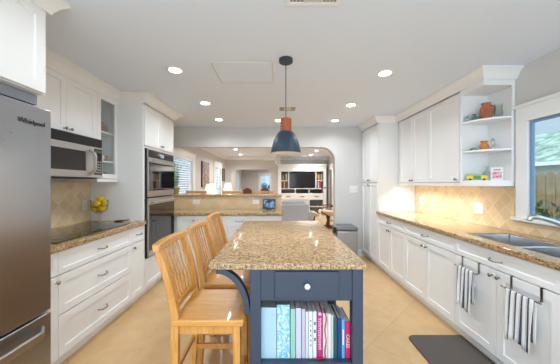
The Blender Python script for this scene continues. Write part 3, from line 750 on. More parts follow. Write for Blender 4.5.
# cookbooks on the island shelf
bk = [  # crop px0, px1, top px, colour, label, depth
 (62, 137, 307.6, (176, 212, 234), 'thick pale blue binder standing at the end of the island shelf', .22),
 (139, 202, 304.8, 'floral', 'thick blue binder with a white floral pattern', .23),
 (205, 229, 309, (150, 206, 196), 'mint green slim book beside the floral binder', .2),
 (231, 257, 308.2, (206, 206, 226), 'lavender grey book right of the mint green one', .2),
 (259, 277, 309.2, (190, 190, 214), 'thin muted violet book in the middle left of the row', .2),
 (278, 292, 311.5, (206, 216, 224), 'very thin pale grey blue book with a blank spine', .2),
 (293, 313, 311.5, (222, 230, 236), 'white book with small grey dots down its spine', .2),
 (315, 332, 311.5, (228, 234, 242), 'white book with blue blocks down its spine', .21),
 (334, 361, 312.8, (196, 40, 124), 'magenta book with pale spine lettering', .2),
 (363, 386, 313.5, (232, 226, 228), 'white book with red ribbons hanging over its spine', .2),
 (388, 402, 313.8, (226, 228, 230), 'plain thin white book right of the red ribbons', .2),
 (403, 414, 315, (196, 206, 204), 'thin pale grey green book beside the spiral notebook', .19),
 (416, 432, 318, (20, 92, 88), 'dark green spiral bound notebook', .18),
 (434, 452, 318, (26, 62, 132), 'navy blue book beside the green notebook', .18),
 (454, 469, 319.6, (84, 176, 226), 'sky blue slim book beside the pink book', .18),
 (471, 495, 321.8, (224, 36, 112), 'bright pink book lettered CAKES at the end of the row', .18)]
SH = .3545
for u0, u1, tp, colr, lab, dep in bk:
    d0 = 1.455; X0 = (250+u0/4.87-VX)*d0/FPX-.0085; X1 = (250+u1/4.87-VX)*d0/FPX-.0085
    h = H-(tp-VY)*d0/FPX-SH; y0 = d0-.0
    nm = 'ring_binder' if u0 < 150 else ('spiral_notebook' if u0 == 416 else 'cookbook')
    t = thing(nm, lab, 'binder' if u0 < 150 else 'book', ((X0+X1)/2, y0, SH), 'books on the island shelf')
    mm = M[colr] if isinstance(colr, str) else mat('book cover', srgb(*colr), .45)
    th = .0022; w = X1-X0-.001
    # cover: spine and two boards
    mb = MB(); mb.prism([(X0, y0), (X0+w, y0), (X0+w, y0+dep), (X0+w-th, y0+dep), (X0+w-th, y0+th), (X0+th, y0+th), (X0+th, y0+dep), (X0, y0+dep)], ident, SH, SH+h)
    mb.build('cover', mm, t, .0006)
    mb = MB(); mb.box(X0+th+.0002, X0+w-th-.0002, y0+th+.0003, y0+dep-.004, SH+.003, SH+h-.004-(.02 if u0 < 150 else 0)); mb.build('pages', 'paper', t)
    xc = (X0+X1)/2
    if u0 == 471: text('CAKES', 'lettering', t, (xc, y0-.0006, SH+h*.47), (PI/2, -PI/2*-1, 0), .026, 'white', .0004)
    if u0 == 293:
        mb = MB()
        for k in range(6): mb.box(xc-.003, xc+.003, y0-.0006, y0, SH+.07+k*.028, SH+.078+k*.028)
        mb.build('spine_lettering', 'dark', t)
    if u0 == 315:
        mb = MB(); nb = mat('navy ink', srgb(50, 84, 150), .5)
        for k in range(3): mb.box(xc-.005, xc+.005, y0-.0006, y0, SH+.10+k*.045, SH+.118+k*.045)
        mb.build('spine_lettering', nb, t)
    if u0 == 334:
        mb = MB(); pk = mat('pale pink ink', srgb(240, 190, 220), .5)
        for k in range(14): mb.box(xc-.009+random.uniform(0, .003), xc-.002, y0-.0006, y0, SH+.05+k*.013, SH+.058+k*.013)
        for k in range(14): mb.box(xc+.001, xc+.008-random.uniform(0, .003), y0-.0006, y0, SH+.05+k*.013, SH+.06+k*.013)
        mb.box(xc-.008, xc+.008, y0-.0006, y0, SH+.245, SH+.26)
        mb.build('spine_lettering', pk, t)
    if u0 == 363:
        rb = [Vector((xc+.004*math.sin(k*.9), y0-.004-.003*math.sin(k*.6), SH+h+.001-(h+.0)*k/14*.985)) for k in range(15)]
        mb = MB(); mb.tube([Vector((xc, y0+.05, SH+h+.003)), Vector((xc, y0+.0, SH+h+.003))]+rb, .0036, 6)
        mb.tube(rb[9:]+[Vector((xc-.02, y0-.006, SH+.006)), Vector((xc-.05, y0-.012, SH+.004)), Vector((xc-.07, y0-.006, SH+.004))], .0030, 6)
        mb.build('ribbon', 'redribbon', t)
    if u0 == 416:
        mb = MB()
        for k in range(18): mb.lathe((xc, y0+.001, SH+.015+k*(h-.03)/17), [(.004, -.001), (.0055, -.001), (.0055, .001), (.004, .001)], 10, closed=True)
        mb.build('spiral_binding', 'chrome', t)
    if u0 == 454:
        MB().box(xc-.004, xc+.004, y0-.0006, y0, SH+h*.35, SH+h*.75).build('spine_lettering', 'white', t)

# ---------------------------------------------------------------- slat-back stools (back towards -x at angle 0)
def make_stool(seat_h, name, label, group):
    t = thing(name, label, 'stool', (0, 0, 0), group)
    W2 = .205
    # scooped seat
    xs = [-.20+.385*k/8 for k in range(9)]; ys = [-W2+2*W2*k/10 for k in range(11)]; top = []; bot = []
    for x in xs:
        tr = []; br = []
        for y in ys:
            a = max(0, 1-(y/W2)**2); b = max(0, 1-((x+.03)/.2)**2)
            bul = .018*(1-(y/W2)**2) if x > .15 else 0
            xx = x+(bul if x == xs[-1] else 0)
            tr.append(Vector((xx, y, seat_h-.012*a*b))); br.append(Vector((xx*.98, y*.98, seat_h-.036)))
        top.append(tr); bot.append(br)
    mb = MB(); mb.sheet(top); mb.sheet(bot); n, m_ = len(xs), len(ys)
    for i in range(n-1):
        for j in (0, m_-1): mb.add([top[i][j], top[i+1][j], bot[i+1][j], bot[i][j]], [(0, 1, 2, 3)])
    for j in range(m_-1):
        for i in (0, n-1): mb.add([top[i][j], top[i][j+1], bot[i][j+1], bot[i][j]], [(0, 1, 2, 3)])
    mb.build('seat', 'oak_seat', t, .006, seg=2)
    for sy in (-1, 1):
        # rear leg carries on up as the back post
        p = [(-.215, sy*.178, 0), (-.19, sy*.178, seat_h*.55), (-.188, sy*.178, seat_h+.02), (-.222, sy*.184, seat_h+.2), (-.275, sy*.19, seat_h+.372)]
        mb = MB(); rows = []
        for k, q in enumerate(p):
            w_ = .021 if k < 3 else .019-.002*(k-3); d_ = .019; q = Vector(q)
            rows.append([q+Vector((-w_, -d_, 0)), q+Vector((w_, -d_, 0)), q+Vector((w_, d_, 0)), q+Vector((-w_, d_, 0))])
        vs = sum(rows, []); fs = [(0, 1, 2, 3), tuple(range(16, 20))]
        for i in range(4):
            for j in range(4): fs.append((i*4+j, i*4+(j+1) % 4, i*4+4+(j+1) % 4, i*4+4+j))
        mb.add(vs, fs); mb.build('back_post', 'oak', t, .004)
        mb = MB(); a = (.150, sy*.172, 0); b = (.145, sy*.168, seat_h-.036); mb.bar(a, b, .038, .038, (1, 0, 0)); mb.build('leg', 'oak', t, .003)
    def bow(mb, x, z, hh, th, dx, half=.205, arch=.0):
        rows = []
        for k in range(11):
            a = k/10; y = -half+2*half*a; xx = x-dx*math.sin(PI*a); zz = z+arch*math.sin(PI*a)
            rows.append([Vector((xx-th/2, y, zz-hh/2)), Vector((xx+th/2, y, zz-hh/2)), Vector((xx+th/2-.004, y, zz+hh/2)), Vector((xx-th/2-.006, y, zz+hh/2))])
        vs = sum(rows, []); fs = [(0, 1, 2, 3), tuple(range(40, 44))]
        for i in range(10):
            for j in range(4): fs.append((i*4+j, i*4+(j+1) % 4, i*4+4+(j+1) % 4, i*4+4+j))
        mb.add(vs, fs)
    mb = MB(); bow(mb, -.278, seat_h+.388, .042, .040, .022, .212); mb.build('top_rail', 'oak', t, .006)
    mb = MB(); bow(mb, -.193, seat_h+.045, .036, .022, .012, .165); mb.build('lower_rail', 'oak', t, .004)
    for k in range(7):
        y = -.132+k*.044; s_ = math.cos(y/.2*PI/2)
        mb = MB(); mb.bar((-.193-.011*s_, y, seat_h+.05), (-.232-.016*s_, y*1.04, seat_h+.21), .0155, .010, (1, 0, 0)); mb.bar((-.232-.016*s_, y*1.04, seat_h+.205), (-.276-.02*s_, y*1.08, seat_h+.376), .0155, .010, (1, 0, 0)); mb.build('back_slat', 'oak', t, .002)
    for x, z in ((-.190, seat_h-.06), (.136, seat_h-.06)): MB().box(x-.010, x+.010, -.155, .155, z-.028, z+.024).build('seat_apron', 'oak', t, .002)
    for sy in (-1, 1):
        MB().box(-.172, .13, sy*.170-.009, sy*.170+.009, seat_h-.088, seat_h-.036).build('seat_apron', 'oak', t, .002)
        mb = MB(); mb.bar((-.195, sy*.177, .24), (.14, sy*.171, .24), .018, .032); mb.build('stretcher', 'oak', t, .002)
    mb = MB(); mb.bar((.148, -.15, .17), (.148, .15, .17), .02, .036); mb.build('foot_rest', 'oak', t, .002)
    mb = MB(); mb.bar((-.2, -.16, .30), (-.2, .16, .30), .018, .03); mb.build('stretcher', 'oak', t, .002)
    return t
s1 = make_stool(.615, 'counter_stool', 'honey oak slat back counter stool at the near end of the island', 'counter stools along the island')
spots = [(-.368, 1.575, 'near'), (-.36, 2.08, 'mid'), (-.385, 2.70, 'far')]
s2 = copy_tree(s1); s2['label'] = 'honey oak slat back counter stool, middle one along the island'
s3 = copy_tree(s1); s3['label'] = 'honey oak slat back counter stool at the far island end near the peninsula'
for o, (x, y, _) in zip((s1, s2, s3), spots): o.location = (x, y, 0); o.rotation_euler = (0, 0, random.uniform(-.03, .03))
b1 = make_stool(.78, 'bar_stool', 'oak bar stool behind the raised bar nearest the green plant', 'bar stools behind the raised bar')
b2 = copy_tree(b1); b2['label'] = 'oak bar stool behind the raised bar, middle of the three'
b3 = copy_tree(b1); b3['label'] = 'oak bar stool behind the raised bar nearest its open end'
for o, x in zip((b1, b2, b3), (-1.67, -.925, -.285)): o.location = (x, 5.0, 0); o.rotation_euler = (0, 0, -PI/2)

# ---------------------------------------------------------------- pendant
p = thing('pendant_lamp', 'slate blue pendant lamp with a wooden neck above the island', 'lamp', (.074, 2.13, CZ))
px, py = .074, 2.13
MB().lathe((px, py, CZ-.03), [(0, 0), (.054, 0), (.058, .004), (.058, .029), (0, .029)], 32).build('canopy', 'teal', p)
MB().tube([(px, py, CZ-.028), (px, py, 1.885)], .0032, 8).build('cord', 'black', p)
MB().lathe((px, py, 0), [(0, 1.893), (.040, 1.893), (.047, 1.889), (.048, 1.785), (.0, 1.785)], 32).build('neck', 'copper', p)
prof = [(.046, 1.786), (.060, 1.780), (.083, 1.75), (.102, 1.71), (.114, 1.67), (.122, 1.63), (.126, 1.605)]
inner = [(r-.004, z-.002 if k else 1.780) for k, (r, z) in enumerate(prof)]; inner[-1] = (.1225, 1.605)
MB().lathe((px, py, 0), prof+inner[::-1], 48, closed=True).build('shade', 'teal', p)
MB().lathe((px, py, 0), [(r-.0003, z) for r, z in inner[::-1]]+[(0, 1.779)], 48).build('shade_lining', 'inwhite', p)
MB().lathe((px, py, 0), [(0, 1.612), (.06, 1.615), (.1, 1.622), (.1, 1.626), (0, 1.63)], 32).build('diffuser', 'bulb', p)
ld = bpy.data.lights.new('pendant_light', 'AREA'); ld.shape = 'DISK'; ld.size = .2; ld.energy = 3; ld.color = (1, .92, .8)
lo = bpy.data.objects.new('pendant_light', ld); COL.objects.link(lo); lo.parent = p; lo.location = (0, 0, 1.603-CZ)

# ---------------------------------------------------------------- ceiling: downlights, vents, hatch
def downlight(x, y, label, energy=None, group='recessed downlights in the kitchen ceiling', tint=(.83, .92, 1)):
    t = thing('recessed_downlight', label, 'ceiling light', (x, y, CZ), group)
    MB().lathe((x, y, CZ-.006), [(.052, .003), (.056, 0), (.072, .001), (.078, .0055), (.052, .0055)], 32, closed=True).build('trim_ring', 'white', t)
    MB().lathe((x, y, CZ-.004), [(0, 0), (.053, 0), (.053, .0035), (0, .0035)], 32).build('lens', 'glow', t)
    l = bpy.data.lights.new('downlight', 'AREA'); l.shape = 'DISK'; l.size = .11; l.energy = energy or DOWN_W; l.color = tint; l.spread = math.radians(150)
    o = bpy.data.objects.new('downlight', l); COL.objects.link(o); o.parent = t; o.location = (0, 0, -.008)
for x, y, lab in ((-.934, 2.335, 'recessed downlight over the cooktop side, nearest of that row'), (1.016, 2.40, 'recessed downlight over the sink counter side, nearest of that row'),
                  (-.93, 3.30, 'recessed downlight in front of the oven tower doors'), (.98, 3.38, 'recessed downlight between sink counter light and pantry light'),
                  (-.946, 4.16, 'recessed downlight above the peninsula beside the header wall'), (.96, 4.22, 'recessed downlight near the pantry and the end wall'),
                  (.026, 4.22, 'recessed downlight behind the pendant lamp near the header wall')):
    downlight(x, y, lab)
for x, y, e in ((-.80, 1.35, 2.0), (1.0, 1.35, 4), (-.8, .1, 3), (1.0, .1, 4)): downlight(x, y, 'recessed downlight above the near end of the kitchen', e)
for x, y, lab in ((-1.27, 7.83, 'living room downlight, nearer one of the pair above the arch side'), (-1.33, 9.26, 'living room downlight, farther one of the pair above the arch side'),
                  (1.26, 8.14, 'living room downlight, nearer one above the television side'), (1.24, 9.42, 'living room downlight, farther one above the television side')):
    downlight(x, y, lab, DOWN_W*3.2, 'recessed downlights in the living room ceiling', (1, .98, .95))
for x, y in ((-1.2, 5.9), (1.2, 5.9)): downlight(x, y, 'added unseen fill light just behind the header wall', DOWN_W*2.5, 'added fill lights behind the header', (1, .98, .95))  # extra pair, out of view, added to brighten the living room
for x, y in ((-1.0, 11.3), (.1, 13.0)): downlight(x, y, 'added unseen fill light in the room beyond the arch', DOWN_W*4, 'added fill lights in the dining room', (1, .98, .95))  # unseen lights added to lift the dark room past the arch
def vent(x0, x1, y0, y1, label, n, ac):
    t = thing('ceiling_vent', label, 'vent', ((x0+x1)/2, (y0+y1)/2, CZ))
    MB().grid([x0, x0+.025, x1-.025, x1], [y0, y0+.025, y1-.025, y1], {(1, 1)}, ident, CZ-.008, CZ-.0005).build('frame', 'white', t, .002)
    MB().box(x0+.02, x1-.02, y0+.02, y1-.02, CZ-.0015, CZ-.0005).build('backing', 'ventdark', t)
    mb = MB()
    for k in range(n):
        if ac: 
            x = x0+.04+(x1-x0-.08)*k/(n-1)
            if abs(x-(x0+x1)/2) > .05: mb.bar((x, y0+.03, CZ-.005), (x, y1-.03, CZ-.005), .009, .001, (.6, 0, .8))
        else: 
            y = y0+.035+(y1-y0-.07)*k/(n-1); mb.bar((x0+.025, y, CZ-.005), (x1-.025, y, CZ-.005), .016, .001, (0, .6, .8))
    if ac: mb.box((x0+x1)/2-.05, (x0+x1)/2+.05, y0+.026, y1-.026, CZ-.006, CZ-.002)
    mb.build('louvres', 'grill', t)
vent(.05, .36, 1.28, 1.48, 'white ceiling vent nearest the camera above the island', 12, True)
vent(.01, .28, 3.42, 3.68, 'small white ceiling vent behind the pendant lamp cord', 9, True)
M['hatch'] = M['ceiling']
t = thing('attic_hatch', 'flat white access panel in the ceiling beside the pendant', 'hatch', (-.3, 2.4, CZ))
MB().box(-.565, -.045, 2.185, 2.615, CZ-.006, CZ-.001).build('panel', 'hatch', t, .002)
MB().grid([-.573, -.566, -.044, -.037], [2.177, 2.184, 2.616, 2.623], {(1, 1)}, ident, CZ-.0075, CZ-.0005).build('frame', 'wall', t, .001)

# under-cabinet strips
def strip(y0, y1, label):
    t = thing('under_cabinet_light', label, 'light strip', (1.916, (y0+y1)/2, ub))
    MB().box(1.897, 1.935, y0, y1, ub-.012, ub-.001).build('housing', 'white', t, .002)
    MB().box(1.902, 1.93, y0+.01, y1-.01, ub-.014, ub-.0122).build('lens', 'bulb', t)
    l = bpy.data.lights.new('strip_light', 'AREA'); l.shape = 'RECTANGLE'; l.size = .02; l.size_y = y1-y0-.03; l.energy = UNDER_W*(y1-y0); l.color = (.95, .97, 1)
    o = bpy.data.objects.new('strip_light', l); COL.objects.link(o); o.parent = t; o.location = (0, 0, -.016); l.spread = math.radians(135)
strip(3.20, 3.90, 'warm light strip under the wall cabinets beside the pantry')
strip(2.64, 3.15, 'warm light strip under the wall cabinet beside the corner shelves')

# ---------------------------------------------------------------- outlets, switch, display
def plate(name, label, F_, u, z, w, h, kind, cat):
    t = thing(name, label, cat, F_.p(u, z, 0))
    mb = MB(); F_.box(mb, u-w/2, u+w/2, z-h/2, z+h/2, .0005, .006); mb.build('cover_plate', 'white', t, .002)
    n = max(1, kind)
    for k in range(n):
        uc = u+(k-(n-1)/2)*.046
        mb = MB()
        if w > h and n == 1: F_.box(mb, u-.034, u+.034, z-.017, z+.017, .006, .008)
        else: F_.box(mb, uc-.017, uc+.017, z-.034, z+.034, .006, .008)
        mb.build('rocker' if cat == 'switch' else 'socket_face', 'ceramic', t, .001)
plate('light_switch', 'white three gang light switch plate on the end wall', Fr((0, YE, 0), (1, 0, 0), (0, -1, 0)), 1.416, 1.24, .15, .125, 3, 'switch')
plate('wall_outlet', 'white outlet on the tan tiles behind the cooktop', Fr((WL+.012, 0, 0), (0, 1, 0), (1, 0, 0)), 2.885, 1.105, .072, .115, 1, 'outlet')
BR = Fr((WR-.012, 0, 0), (0, 1, 0), (-1, 0, 0))
plate('wall_outlet', 'white outlet on the lit tiles near the pantry', BR, 3.81, 1.09, .072, .115, 1, 'outlet')
plate('wall_outlet', 'white two gang outlet on the tiles between corner shelves and window', BR, 2.72, 1.085, .115, .115, 2, 'outlet')
BF = Fr((0, 4.333, 0), (1, 0, 0), (0, -1, 0))
plate('wall_outlet', 'horizontal white outlet on the bar tiles below the green plant side', BF, -1.37, 1.035, .115, .072, 1, 'outlet')
plate('wall_outlet', 'horizontal white outlet on the bar tiles beside the small display', BF, -.36, 1.035, .115, .072, 1, 'outlet')
t = thing('smart_display', 'small black smart display standing against the bar tiles', 'display', (-.13, 4.25, CT))
SD = lambda a, b, h: Vector((-.13+a, 4.235+b*.22-h, CT+.012+b*.97))
mb = MB(); mb.prism([(-.105, 0), (.105, 0), (.105, .165), (-.105, .165)], SD, -.012, 0); mb.build('case', 'black', t, .006)
m_ = mat('display screen', srgb(30, 40, 60), .2); nt = NT(m_); nz = nt.noise(nt.vec(), 11, 2, .5)
nt.put(nt.b.inputs['Emission Color'], nt.ramp(nz, [(.38, srgb(24, 34, 60)), (.5, srgb(90, 130, 180)), (.62, srgb(190, 212, 232))])); nt.b.inputs['Emission Strength'].default_value = .7
mb = MB(); mb.prism([(-.092, .014), (.092, .014), (.092, .15), (-.092, .15)], SD, 0, .0012); mb.build('screen', m_, t)
MB().box(-.18, -.08, 4.22, 4.30, CT+.0003, CT+.014).build('foot', 'black', t, .004)

# ---------------------------------------------------------------- things on the left counter and cabinet
vx, vy = -1.995, 2.865
t = thing('glass_compote', 'clear footed glass bowl full of lemons by the oven tower', 'bowl', (vx, vy, CT))
MB().lathe((vx, vy, CT), [(0, .0005), (.055, .0005), (.055, .005), (.02, .012), (.011, .03), (.011, .085), (.022, .10), (.055, .115), (.078, .15), (.086, .20), (.088, .25), (.0855, .25), (.083, .20), (.075, .152), (.052, .119), (.0, .108)], 32).build('glass_vessel', 'clear', t)
def lemon(loc, lab, rot):
    mb = MB(); prof = [(0, -.046), (.007, -.042), (.02, -.033), (.031, -.015), (.0335, 0), (.031, .015), (.02, .033), (.008, .041), (0, .046)]
    mb.lathe((0, 0, 0), [(r*1.05, h*.95) for r, h in prof], 18); o = mb.build('lemon', 'lemon'); o.location = loc; o.rotation_euler = rot
    return tag(o, lab, 'lemon', 'lemons in the glass bowl')
for dx, dy, dz, rx, rz, lab in ((-.036, -.021, .152, 1.4, .3, 'lemon low in the glass bowl on the cooktop side'), (.036, -.021, .152, 1.3, 1.2, 'lemon low in the glass bowl on the aisle side'),
                                (.0, .041, .154, 1.5, 2.2, 'lemon low in the glass bowl towards the tower'), (-.042, .018, .212, 1.2, 2.6, 'lemon in the middle layer on the cooktop side'),
                                (.042, .018, .212, 1.5, .7, 'lemon in the middle layer on the aisle side'), (0, -.046, .210, 1.4, 1.9, 'lemon in the middle layer facing the camera'),
                                (.010, .002, .262, 1.3, 1.5, 'topmost lemon heaped above the bowl rim')):
    lemon((vx+dx, vy+dy, CT+dz), lab, (rx, 0, rz))
t = thing('spoon_rest', 'small dark dish on the granite beside the oven tower', 'dish', (-1.80, 2.90, CT))
MB().lathe((-1.80, 2.90, CT), [(0, .0005), (.03, .0005), (.05, .014), (.047, .014), (.028, .004), (0, .004)], 24).build('dish', 'dark', t)
MB().tube([(-1.80, 2.90, CT+.008), (-1.76, 2.90, CT+.016), (-1.68, 2.905, CT+.022)], [.012, .005, .006], 8).build('spoon', 'chrome', t)
tag(MB().lathe((-1.66, 2.92, CT), [(0, .0005), (.03, .0005), (.038, .02), (.034, .02), (.026, .005), (0, .005)], 24).build('ramekin', 'ceramic'), 'tiny white dish at the counter edge beside the tower', 'dish')
# in the glass cabinet
M['amber'] = mat('amber glass', srgb(150, 112, 70), .15); M['stoneware'] = mat('brown stoneware', srgb(166, 130, 96), .4)
def jar(x, y, z, r, h, m, name, lab, cat, grp=None):
    return tag(MB().lathe((x, y, z), [(0, .0005), (r*.8, .0005), (r, h*.15), (r, h*.75), (r*.8, h*.88), (r*.85, h), (r*.7, h), (r*.7, h*.85), (r*.85, h*.7), (r*.85, h*.2), (0, h*.12)], 20).build(name, m), lab, cat, grp)
jar(-1.95, 2.73, GS[1], .035, .085, 'amber', 'glass_jar', 'amber jar on the top glass cabinet shelf, hinge side', 'jar')
jar(-1.95, 2.81, GS[1], .04, .105, 'amber', 'glass_jar', 'taller amber jar in the middle of the top glass cabinet shelf', 'jar')
jar(-1.95, 2.89, GS[1], .032, .08, 'stoneware', 'stoneware_jar', 'brown stoneware jar on the top glass cabinet shelf near the tower', 'jar')
for k, lab in enumerate(('brown cup on the middle glass cabinet shelf beside the microwave', 'white cup between the two brown cups in the glass cabinet', 'brown cup on the middle glass cabinet shelf beside the oven tower')):
    y = 2.72+k*.085; o = thing('tea_cup', lab, 'cup', (-1.94, y, GS[0]), 'cups in the glass cabinet')
    MB().lathe((-1.94, y, GS[0]), [(0, .0005), (.022, .0005), (.033, .03), (.036, .06), (.033, .06), (.03, .03), (0, .006)], 20).build('cup_body', 'stoneware' if k != 1 else 'ceramic', o)
    MB().tube([(-1.94, y+.033, GS[0]+.05), (-1.93, y+.05, GS[0]+.042), (-1.93, y+.046, GS[0]+.022), (-1.94, y+.031, GS[0]+.02)], .004, 6).build('cup_handle', 'ceramic', o)
for k in range(3):
    z = 1.4185+k*.022
    tag(MB().lathe((-1.97, 2.82, z), [(0, .0003), (.04, .0003), (.085, .026), (.081, .026), (.038, .005), (0, .005)], 24).build('cereal_bowl', ['ceramic', 'dark', 'ceramic'][k]),
        ['white bowl at the bottom of the stack in the glass cabinet', 'dark grey bowl in the middle of the glass cabinet stack', 'white bowl on top of the glass cabinet stack'][k], 'bowl', 'stacked bowls in the glass cabinet')

# ---------------------------------------------------------------- things on the corner shelves
z = SZ[1]+.0005
t = thing('clay_jug', 'brown terracotta jug on the top corner shelf', 'jug', (2.05, 2.50, z))
MB().lathe((2.05, 2.50, z), [(0, 0), (.035, 0), (.048, .03), (.053, .075), (.047, .12), (.034, .145), (.034, .158), (.042, .168), (.036, .168), (.028, .155), (.03, .14), (0, .12)], 28).build('jug_body', 'terracotta', t)
MB().tube([(2.08, 2.49, z+.15), (2.112, 2.48, z+.135), (2.115, 2.48, z+.09), (2.095, 2.487, z+.06)], .007, 8).build('jug_handle', 'terracotta', t)
t = thing('glass_pitcher', 'clear glass pitcher behind the terracotta jug', 'pitcher', (2.105, 2.475, z))
MB().lathe((2.115, 2.435, z), [(0, 0), (.03, 0), (.034, .05), (.026, .10), (.03, .14), (.028, .14), (.024, .1), (.032, .05), (0, .006)], 20).build('glass_vessel', 'clear', t)
t = thing('painted_fish_dish', 'colourful painted ceramic fish at the left of the top shelf', 'ornament', (1.965, 2.535, z))
mb = MB(); c0 = Vector((1.957, 2.55, z+.032))
prof = [(0, -.06), (.02, -.05), (.03, -.02), (.03, .01), (.02, .035), (.008, .048), (.02, .062), (.024, .07), (0, .066)]
mb.lathe(c0, [(r*1.05, h) for r, h in prof], 18, 'X'); mb.build('fish_body', 'motley', t)
mb = MB(); mb.prism([(1.945, z+.05), (1.96, z+.08), (1.985, z+.075), (1.99, z+.05)], xz, 2.547, 2.553); mb.build('fin', mat('violet glaze', srgb(110, 90, 170), .3), t)
MB().box(1.94, 1.99, 2.54, 2.56, z, z+.008).build('stand', 'ceramic', t)
z = SZ[0]+.0005
def toycar(c, L_, col_, label, name='toy_car'):
    t = thing(name, label, 'toy', c); x, y, z0 = c; m1 = mat('toy paint', srgb(*col_), .3)
    D = Vector((1, -.55, 0)).normalized(); N = Vector((.55, 1, 0)).normalized()
    fn = lambda a, b, h: Vector((x, y, z0))+D*a+N*h+Vector((0, 0, b))
    h = L_*.42
    mb = MB(); mb.prism([(-L_/2, .008), (L_/2, .008), (L_/2, h*.55), (L_*.28, h*.6), (L_*.14, h), (-L_*.3, h), (-L_*.42, h*.6), (-L_/2, h*.55)], fn, -.017, .017); mb.build('car_body', m1, t, .003)
    mb = MB(); mb.prism([(-L_*.26, h*.64), (L_*.16, h*.64), (L_*.10, h*.93), (-L_*.24, h*.93)], fn, -.0178, .0178); mb.build('windows', 'blackglass', t)
    for a in (-.3, .3):
        for hh in (-.017, .017):
            mb = MB(); p0 = fn(a*L_, .009, hh-.003); p1 = fn(a*L_, .009, hh+.003); mb.tube([p0, p1], .009, 12); mb.build('wheel', 'black', t)
toycar((1.965, 2.545, z), .075, (120, 170, 90), 'small green toy car on the middle corner shelf')
t = thing('terracotta_pot', 'small orange terracotta pot on the middle corner shelf', 'pot', (2.03, 2.50, z))
M['orangeclay'] = mat('orange clay', srgb(206, 132, 72), .6)
MB().lathe((2.03, 2.50, z), [(0, 0), (.026, 0), (.038, .03), (.036, .055), (.022, .072), (.024, .08), (.036, .09), (.030, .09), (.018, .078), (.03, .05), (0, .02)], 24).build('pot_body', 'orangeclay', t)
t = thing('stone_figurine', 'grey white seated figurine beside the terracotta pot', 'figurine', (2.085, 2.465, z))
M['stone'] = mottle('grey stone', (150, 152, 150), (214, 214, 210), 30)
MB().lathe((2.085, 2.465, z), [(0, 0), (.034, 0), (.036, .012), (.03, .04), (.018, .062), (.014, .07), (.018, .08), (.016, .094), (.008, .104), (0, .106)], 18).build('figure', 'stone', t)
MB().lathe((2.085, 2.465, z+.09), [(0, 0), (.012, 0), (.004, .022), (0, .026)], 10).build('headdress', 'dark', t)
z = ub+.0245
t = thing('toy_bus', 'yellow and green toy bus on the bottom corner shelf', 'toy', (1.985, 2.53, z))
D = Vector((1, -.75, 0)).normalized(); N = Vector((.75, 1, 0)).normalized(); fb_ = lambda a, b, h: Vector((1.985, 2.53, z))+D*a+N*h+Vector((0, 0, b))
yel = mat('yellow toy paint', srgb(226, 200, 50), .35); grn = mat('green toy paint', srgb(70, 140, 70), .35)
MB().prism([(-.085, .008), (.085, .008), (.085, .03), (.07, .05), (-.085, .05)], fb_, -.02, .02).build('bus_body', yel, t, .003)
MB().prism([(-.03, .012), (.03, .012), (.03, .044), (-.03, .044)], fb_, -.021, .021).build('side_stripe', grn, t)
MB().prism([(-.08, .05), (.062, .05), (.06, .055), (-.08, .055)], fb_, -.018, .018).build('bus_roof', grn, t)
for a in (-.055, .055):
    for hh in (-.019, .019):
        mb = MB(); mb.tube([fb_(a, .01, hh-.003), fb_(a, .01, hh+.003)], .010, 12); mb.build('wheel', 'black', t)
t = thing('glass_decanter', 'clear glass decanter behind the toy bus', 'decanter', (2.055, 2.51, z))
MB().lathe((2.085, 2.535, z), [(0, 0), (.036, 0), (.038, .05), (.03, .075), (.012, .09), (.011, .125), (.018, .14), (.015, .14), (.008, .124), (.009, .09), (.027, .073), (.034, .05), (.032, .006), (0, .006)], 22).build('glass_vessel', 'clear', t)
t = thing('picture_card', 'small white card with red and pink picture on the bottom shelf', 'card', (2.105, 2.445, z))
cf = Fr((2.07, 2.47, 0), Vector((1, -.8, 0)).normalized(), Vector((-.8, -1, 0)).normalized())
mb = MB(); cf.box(mb, 0, .092, z, z+.125, -.012, 0); mb.build('card_body', 'white', t, .001)
pk = mottle('pink print', (214, 90, 120), (240, 226, 232), 40)
mb = MB(); cf.box(mb, .012, .08, z+.02, z+.085, 0, .0008); mb.build('picture', pk, t)
mb = MB(); cf.box(mb, .02, .072, z+.095, z+.105, 0, .0008); mb.build('caption', mat('grey red ink', srgb(170, 110, 120), .6), t)

# ---------------------------------------------------------------- floor mat, bin
t = []
x0m, x1m, y0m, y1m, rm = 1.14, 1.625, 1.0, 2.25, .06
for cx, cy, a in ((x1m-.02, y1m-.02, 0), (x0m+rm, y1m-rm, 1), (x0m+rm, y0m+rm, 2), (x1m-rm, y0m+rm, 3)):
    rad = .02 if a == 0 else rm
    for k in range(7): g = (a+k/6)*PI/2; t.append((cx+rad*math.cos(g), cy+rad*math.sin(g)))
tag(MB().prism(t, ident, .0005, .018).build('floor_mat', 'mat', None, .008, seg=3), 'dark brown rubber floor mat in front of the sink', 'mat')
b = thing('step_bin', 'stainless step bin with grey lid against the end wall', 'bin', (1.185, 4.46, 0))
MB().box(1.005, 1.365, 4.29, 4.66, .025, .55).build('bin_body', 'can', b, .03, seg=4)
MB().box(1.0, 1.37, 4.285, 4.665, .552, .61).build('lid', mat('bin lid', srgb(128, 130, 132), .35, .4), b, .02, seg=4)
MB().box(1.015, 1.355, 4.30, 4.65, 0, .028).build('base', 'black', b, .006)
MB().box(1.12, 1.25, 4.245, 4.30, .012, .024).build('pedal', 'steel', b, .003)
MB().box(.965, .999, 4.33, 4.42, .50, .60).build('hinge_latch', 'black', b, .008)

